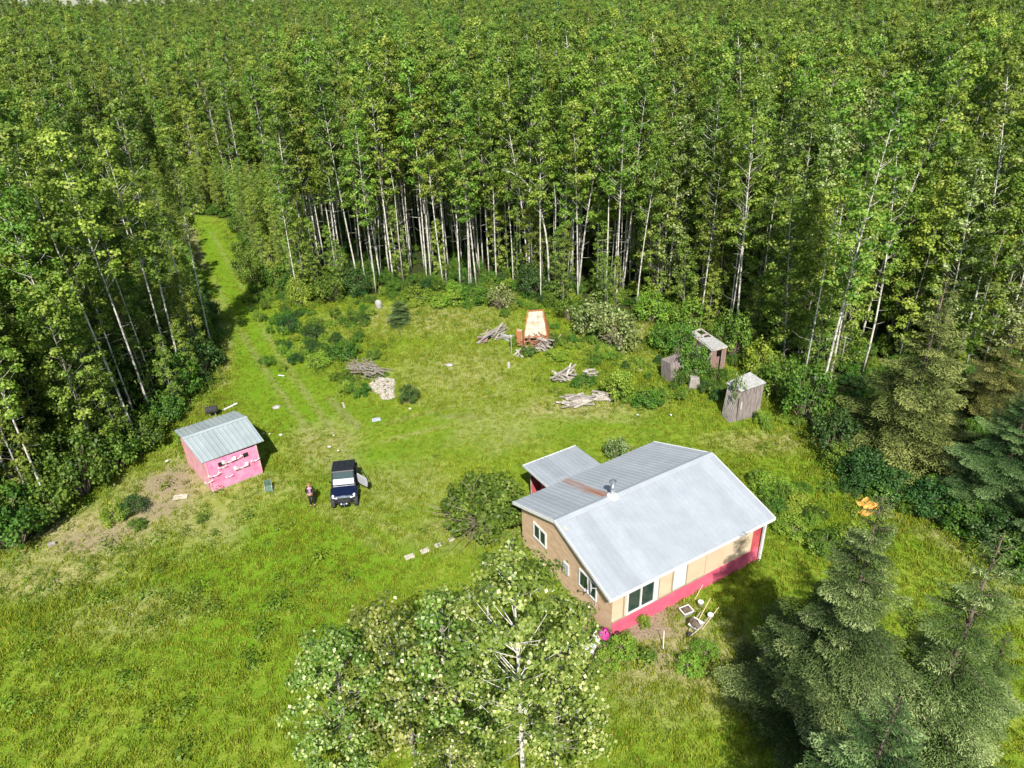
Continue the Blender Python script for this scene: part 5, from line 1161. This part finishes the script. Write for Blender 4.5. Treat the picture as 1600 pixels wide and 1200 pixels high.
Ed = [('pel', 'wst'), ('wst', 'cst'), ('cst', 'nk'), ('nk', 'nk2'), ('nk2', 'hd'), ('hd', 'hd2')]
for s_, t in ((-1, 'l'), (1, 'r')):
    P_.update({t+'hip': ((s_*.09, 0, .88), .085), t+'kn': ((s_*.1, -.03, .48), .058), t+'an': ((s_*.11, .01, .1), .04), t+'to': ((s_*.13, -.15, .04), .035),
        t+'sh': ((s_*.18, 0, 1.4), .06), t+'el': ((s_*.26, .02, 1.14), .042), t+'wr': ((s_*.1, -.2, 1.06), .028), t+'pm': ((s_*.06, -.25, 1.06), (.03, .022))})
    Ed += [('pel', t+'hip'), (t+'hip', t+'kn'), (t+'kn', t+'an'), (t+'an', t+'to'), ('cst', t+'sh'), (t+'sh', t+'el'), (t+'el', t+'wr'), (t+'wr', t+'pm')]
    for f_, (dx, dz, l_) in enumerate(((-.0, .03, .07), (0, .012, .078), (0, -.006, .074), (0, -.024, .06))):
        P_[t+f'f{f_}a'] = ((s_*.035, -.28, 1.06+dz), .009); P_[t+f'f{f_}b'] = ((s_*(.035-l_*.6), -.29, 1.055+dz), .008); Ed += [(t+'pm', t+f'f{f_}a'), (t+f'f{f_}a', t+f'f{f_}b')]
    P_[t+'th'] = ((s_*.05, -.25, 1.12), .01); Ed += [(t+'pm', t+'th')]
P_['nose'] = ((0, -.115, 1.6), .012); Ed += [('hd', 'nose')]
body = skin_obj('body', (P_, Ed), M['skin'], per)
jk = {'a': ((0, .01, .92), (.17, .13)), 'b': ((0, .01, 1.1), (.165, .125)), 'c': ((0, .012, 1.3), (.19, .13)), 'd': ((0, .02, 1.43), (.09, .08))}; je = [('a', 'b'), ('b', 'c'), ('c', 'd')]
for s_, t in ((-1, 'l'), (1, 'r')):
    jk.update({t+'s': ((s_*.18, .01, 1.4), .075), t+'e': ((s_*.265, .02, 1.14), .06), t+'w': ((s_*.13, -.17, 1.065), .042)}); je += [('c', t+'s'), (t+'s', t+'e'), (t+'e', t+'w')]
skin_obj('jacket', (jk, je), M['jacket'], per)
tr_ = {'p': ((0, 0, .93), (.155, .12))}; te = []
for s_, t in ((-1, 'l'), (1, 'r')):
    tr_.update({t+'h': ((s_*.095, 0, .82), .1), t+'k': ((s_*.105, -.03, .48), .075), t+'a': ((s_*.11, .01, .08), .06)}); te += [('p', t+'h'), (t+'h', t+'k'), (t+'k', t+'a')]
skin_obj('trousers', (tr_, te), M['jacket'], per)
k = MB(); k.prism([(-.07, -.13, .98), (.07, -.13, .98), (.06, -.08, .98), (-.06, -.08, .98)], [(-.08, -.15, 1.42), (.08, -.15, 1.42), (.07, -.07, 1.47), (-.07, -.07, 1.47)]); k.obj('blouse', M['blouse'], per, bevel=.02)
k = MB(); hv = []
for i in range(8):
    for j in range(12):
        t = math.pi*.62*i/7; a = 2*math.pi*j/12; rr_ = .108; hv.append([rr_*math.sin(t)*math.cos(a), rr_*1.1*math.sin(t)*math.sin(a)+.03, 1.62+.125*math.cos(t)-(.05*i/7 if math.sin(a) > 0 else 0)])
k.add(hv, [(i*12+j, i*12+(j+1) % 12, (i+1)*12+(j+1) % 12, (i+1)*12+j) for i in range(7) for j in range(12)]); k.obj('hair', M['hair'], per, True)
for s_ in (-1, 1):
    k = MB(); k.box((s_*.12, -.07, .045), (.09, .26, .08)); k.obj('shoe', M['tyre'], per, bevel=.02)
    MB().lathe([(.004, -.008), (.011, 0), (.004, .008)], 8, (s_*.032, -.108, 1.625)).obj('eye', M['black'], per)
MB().box((0, -.104, 1.555), (.05, .012, .012)).obj('mouth', M['petal'], per)
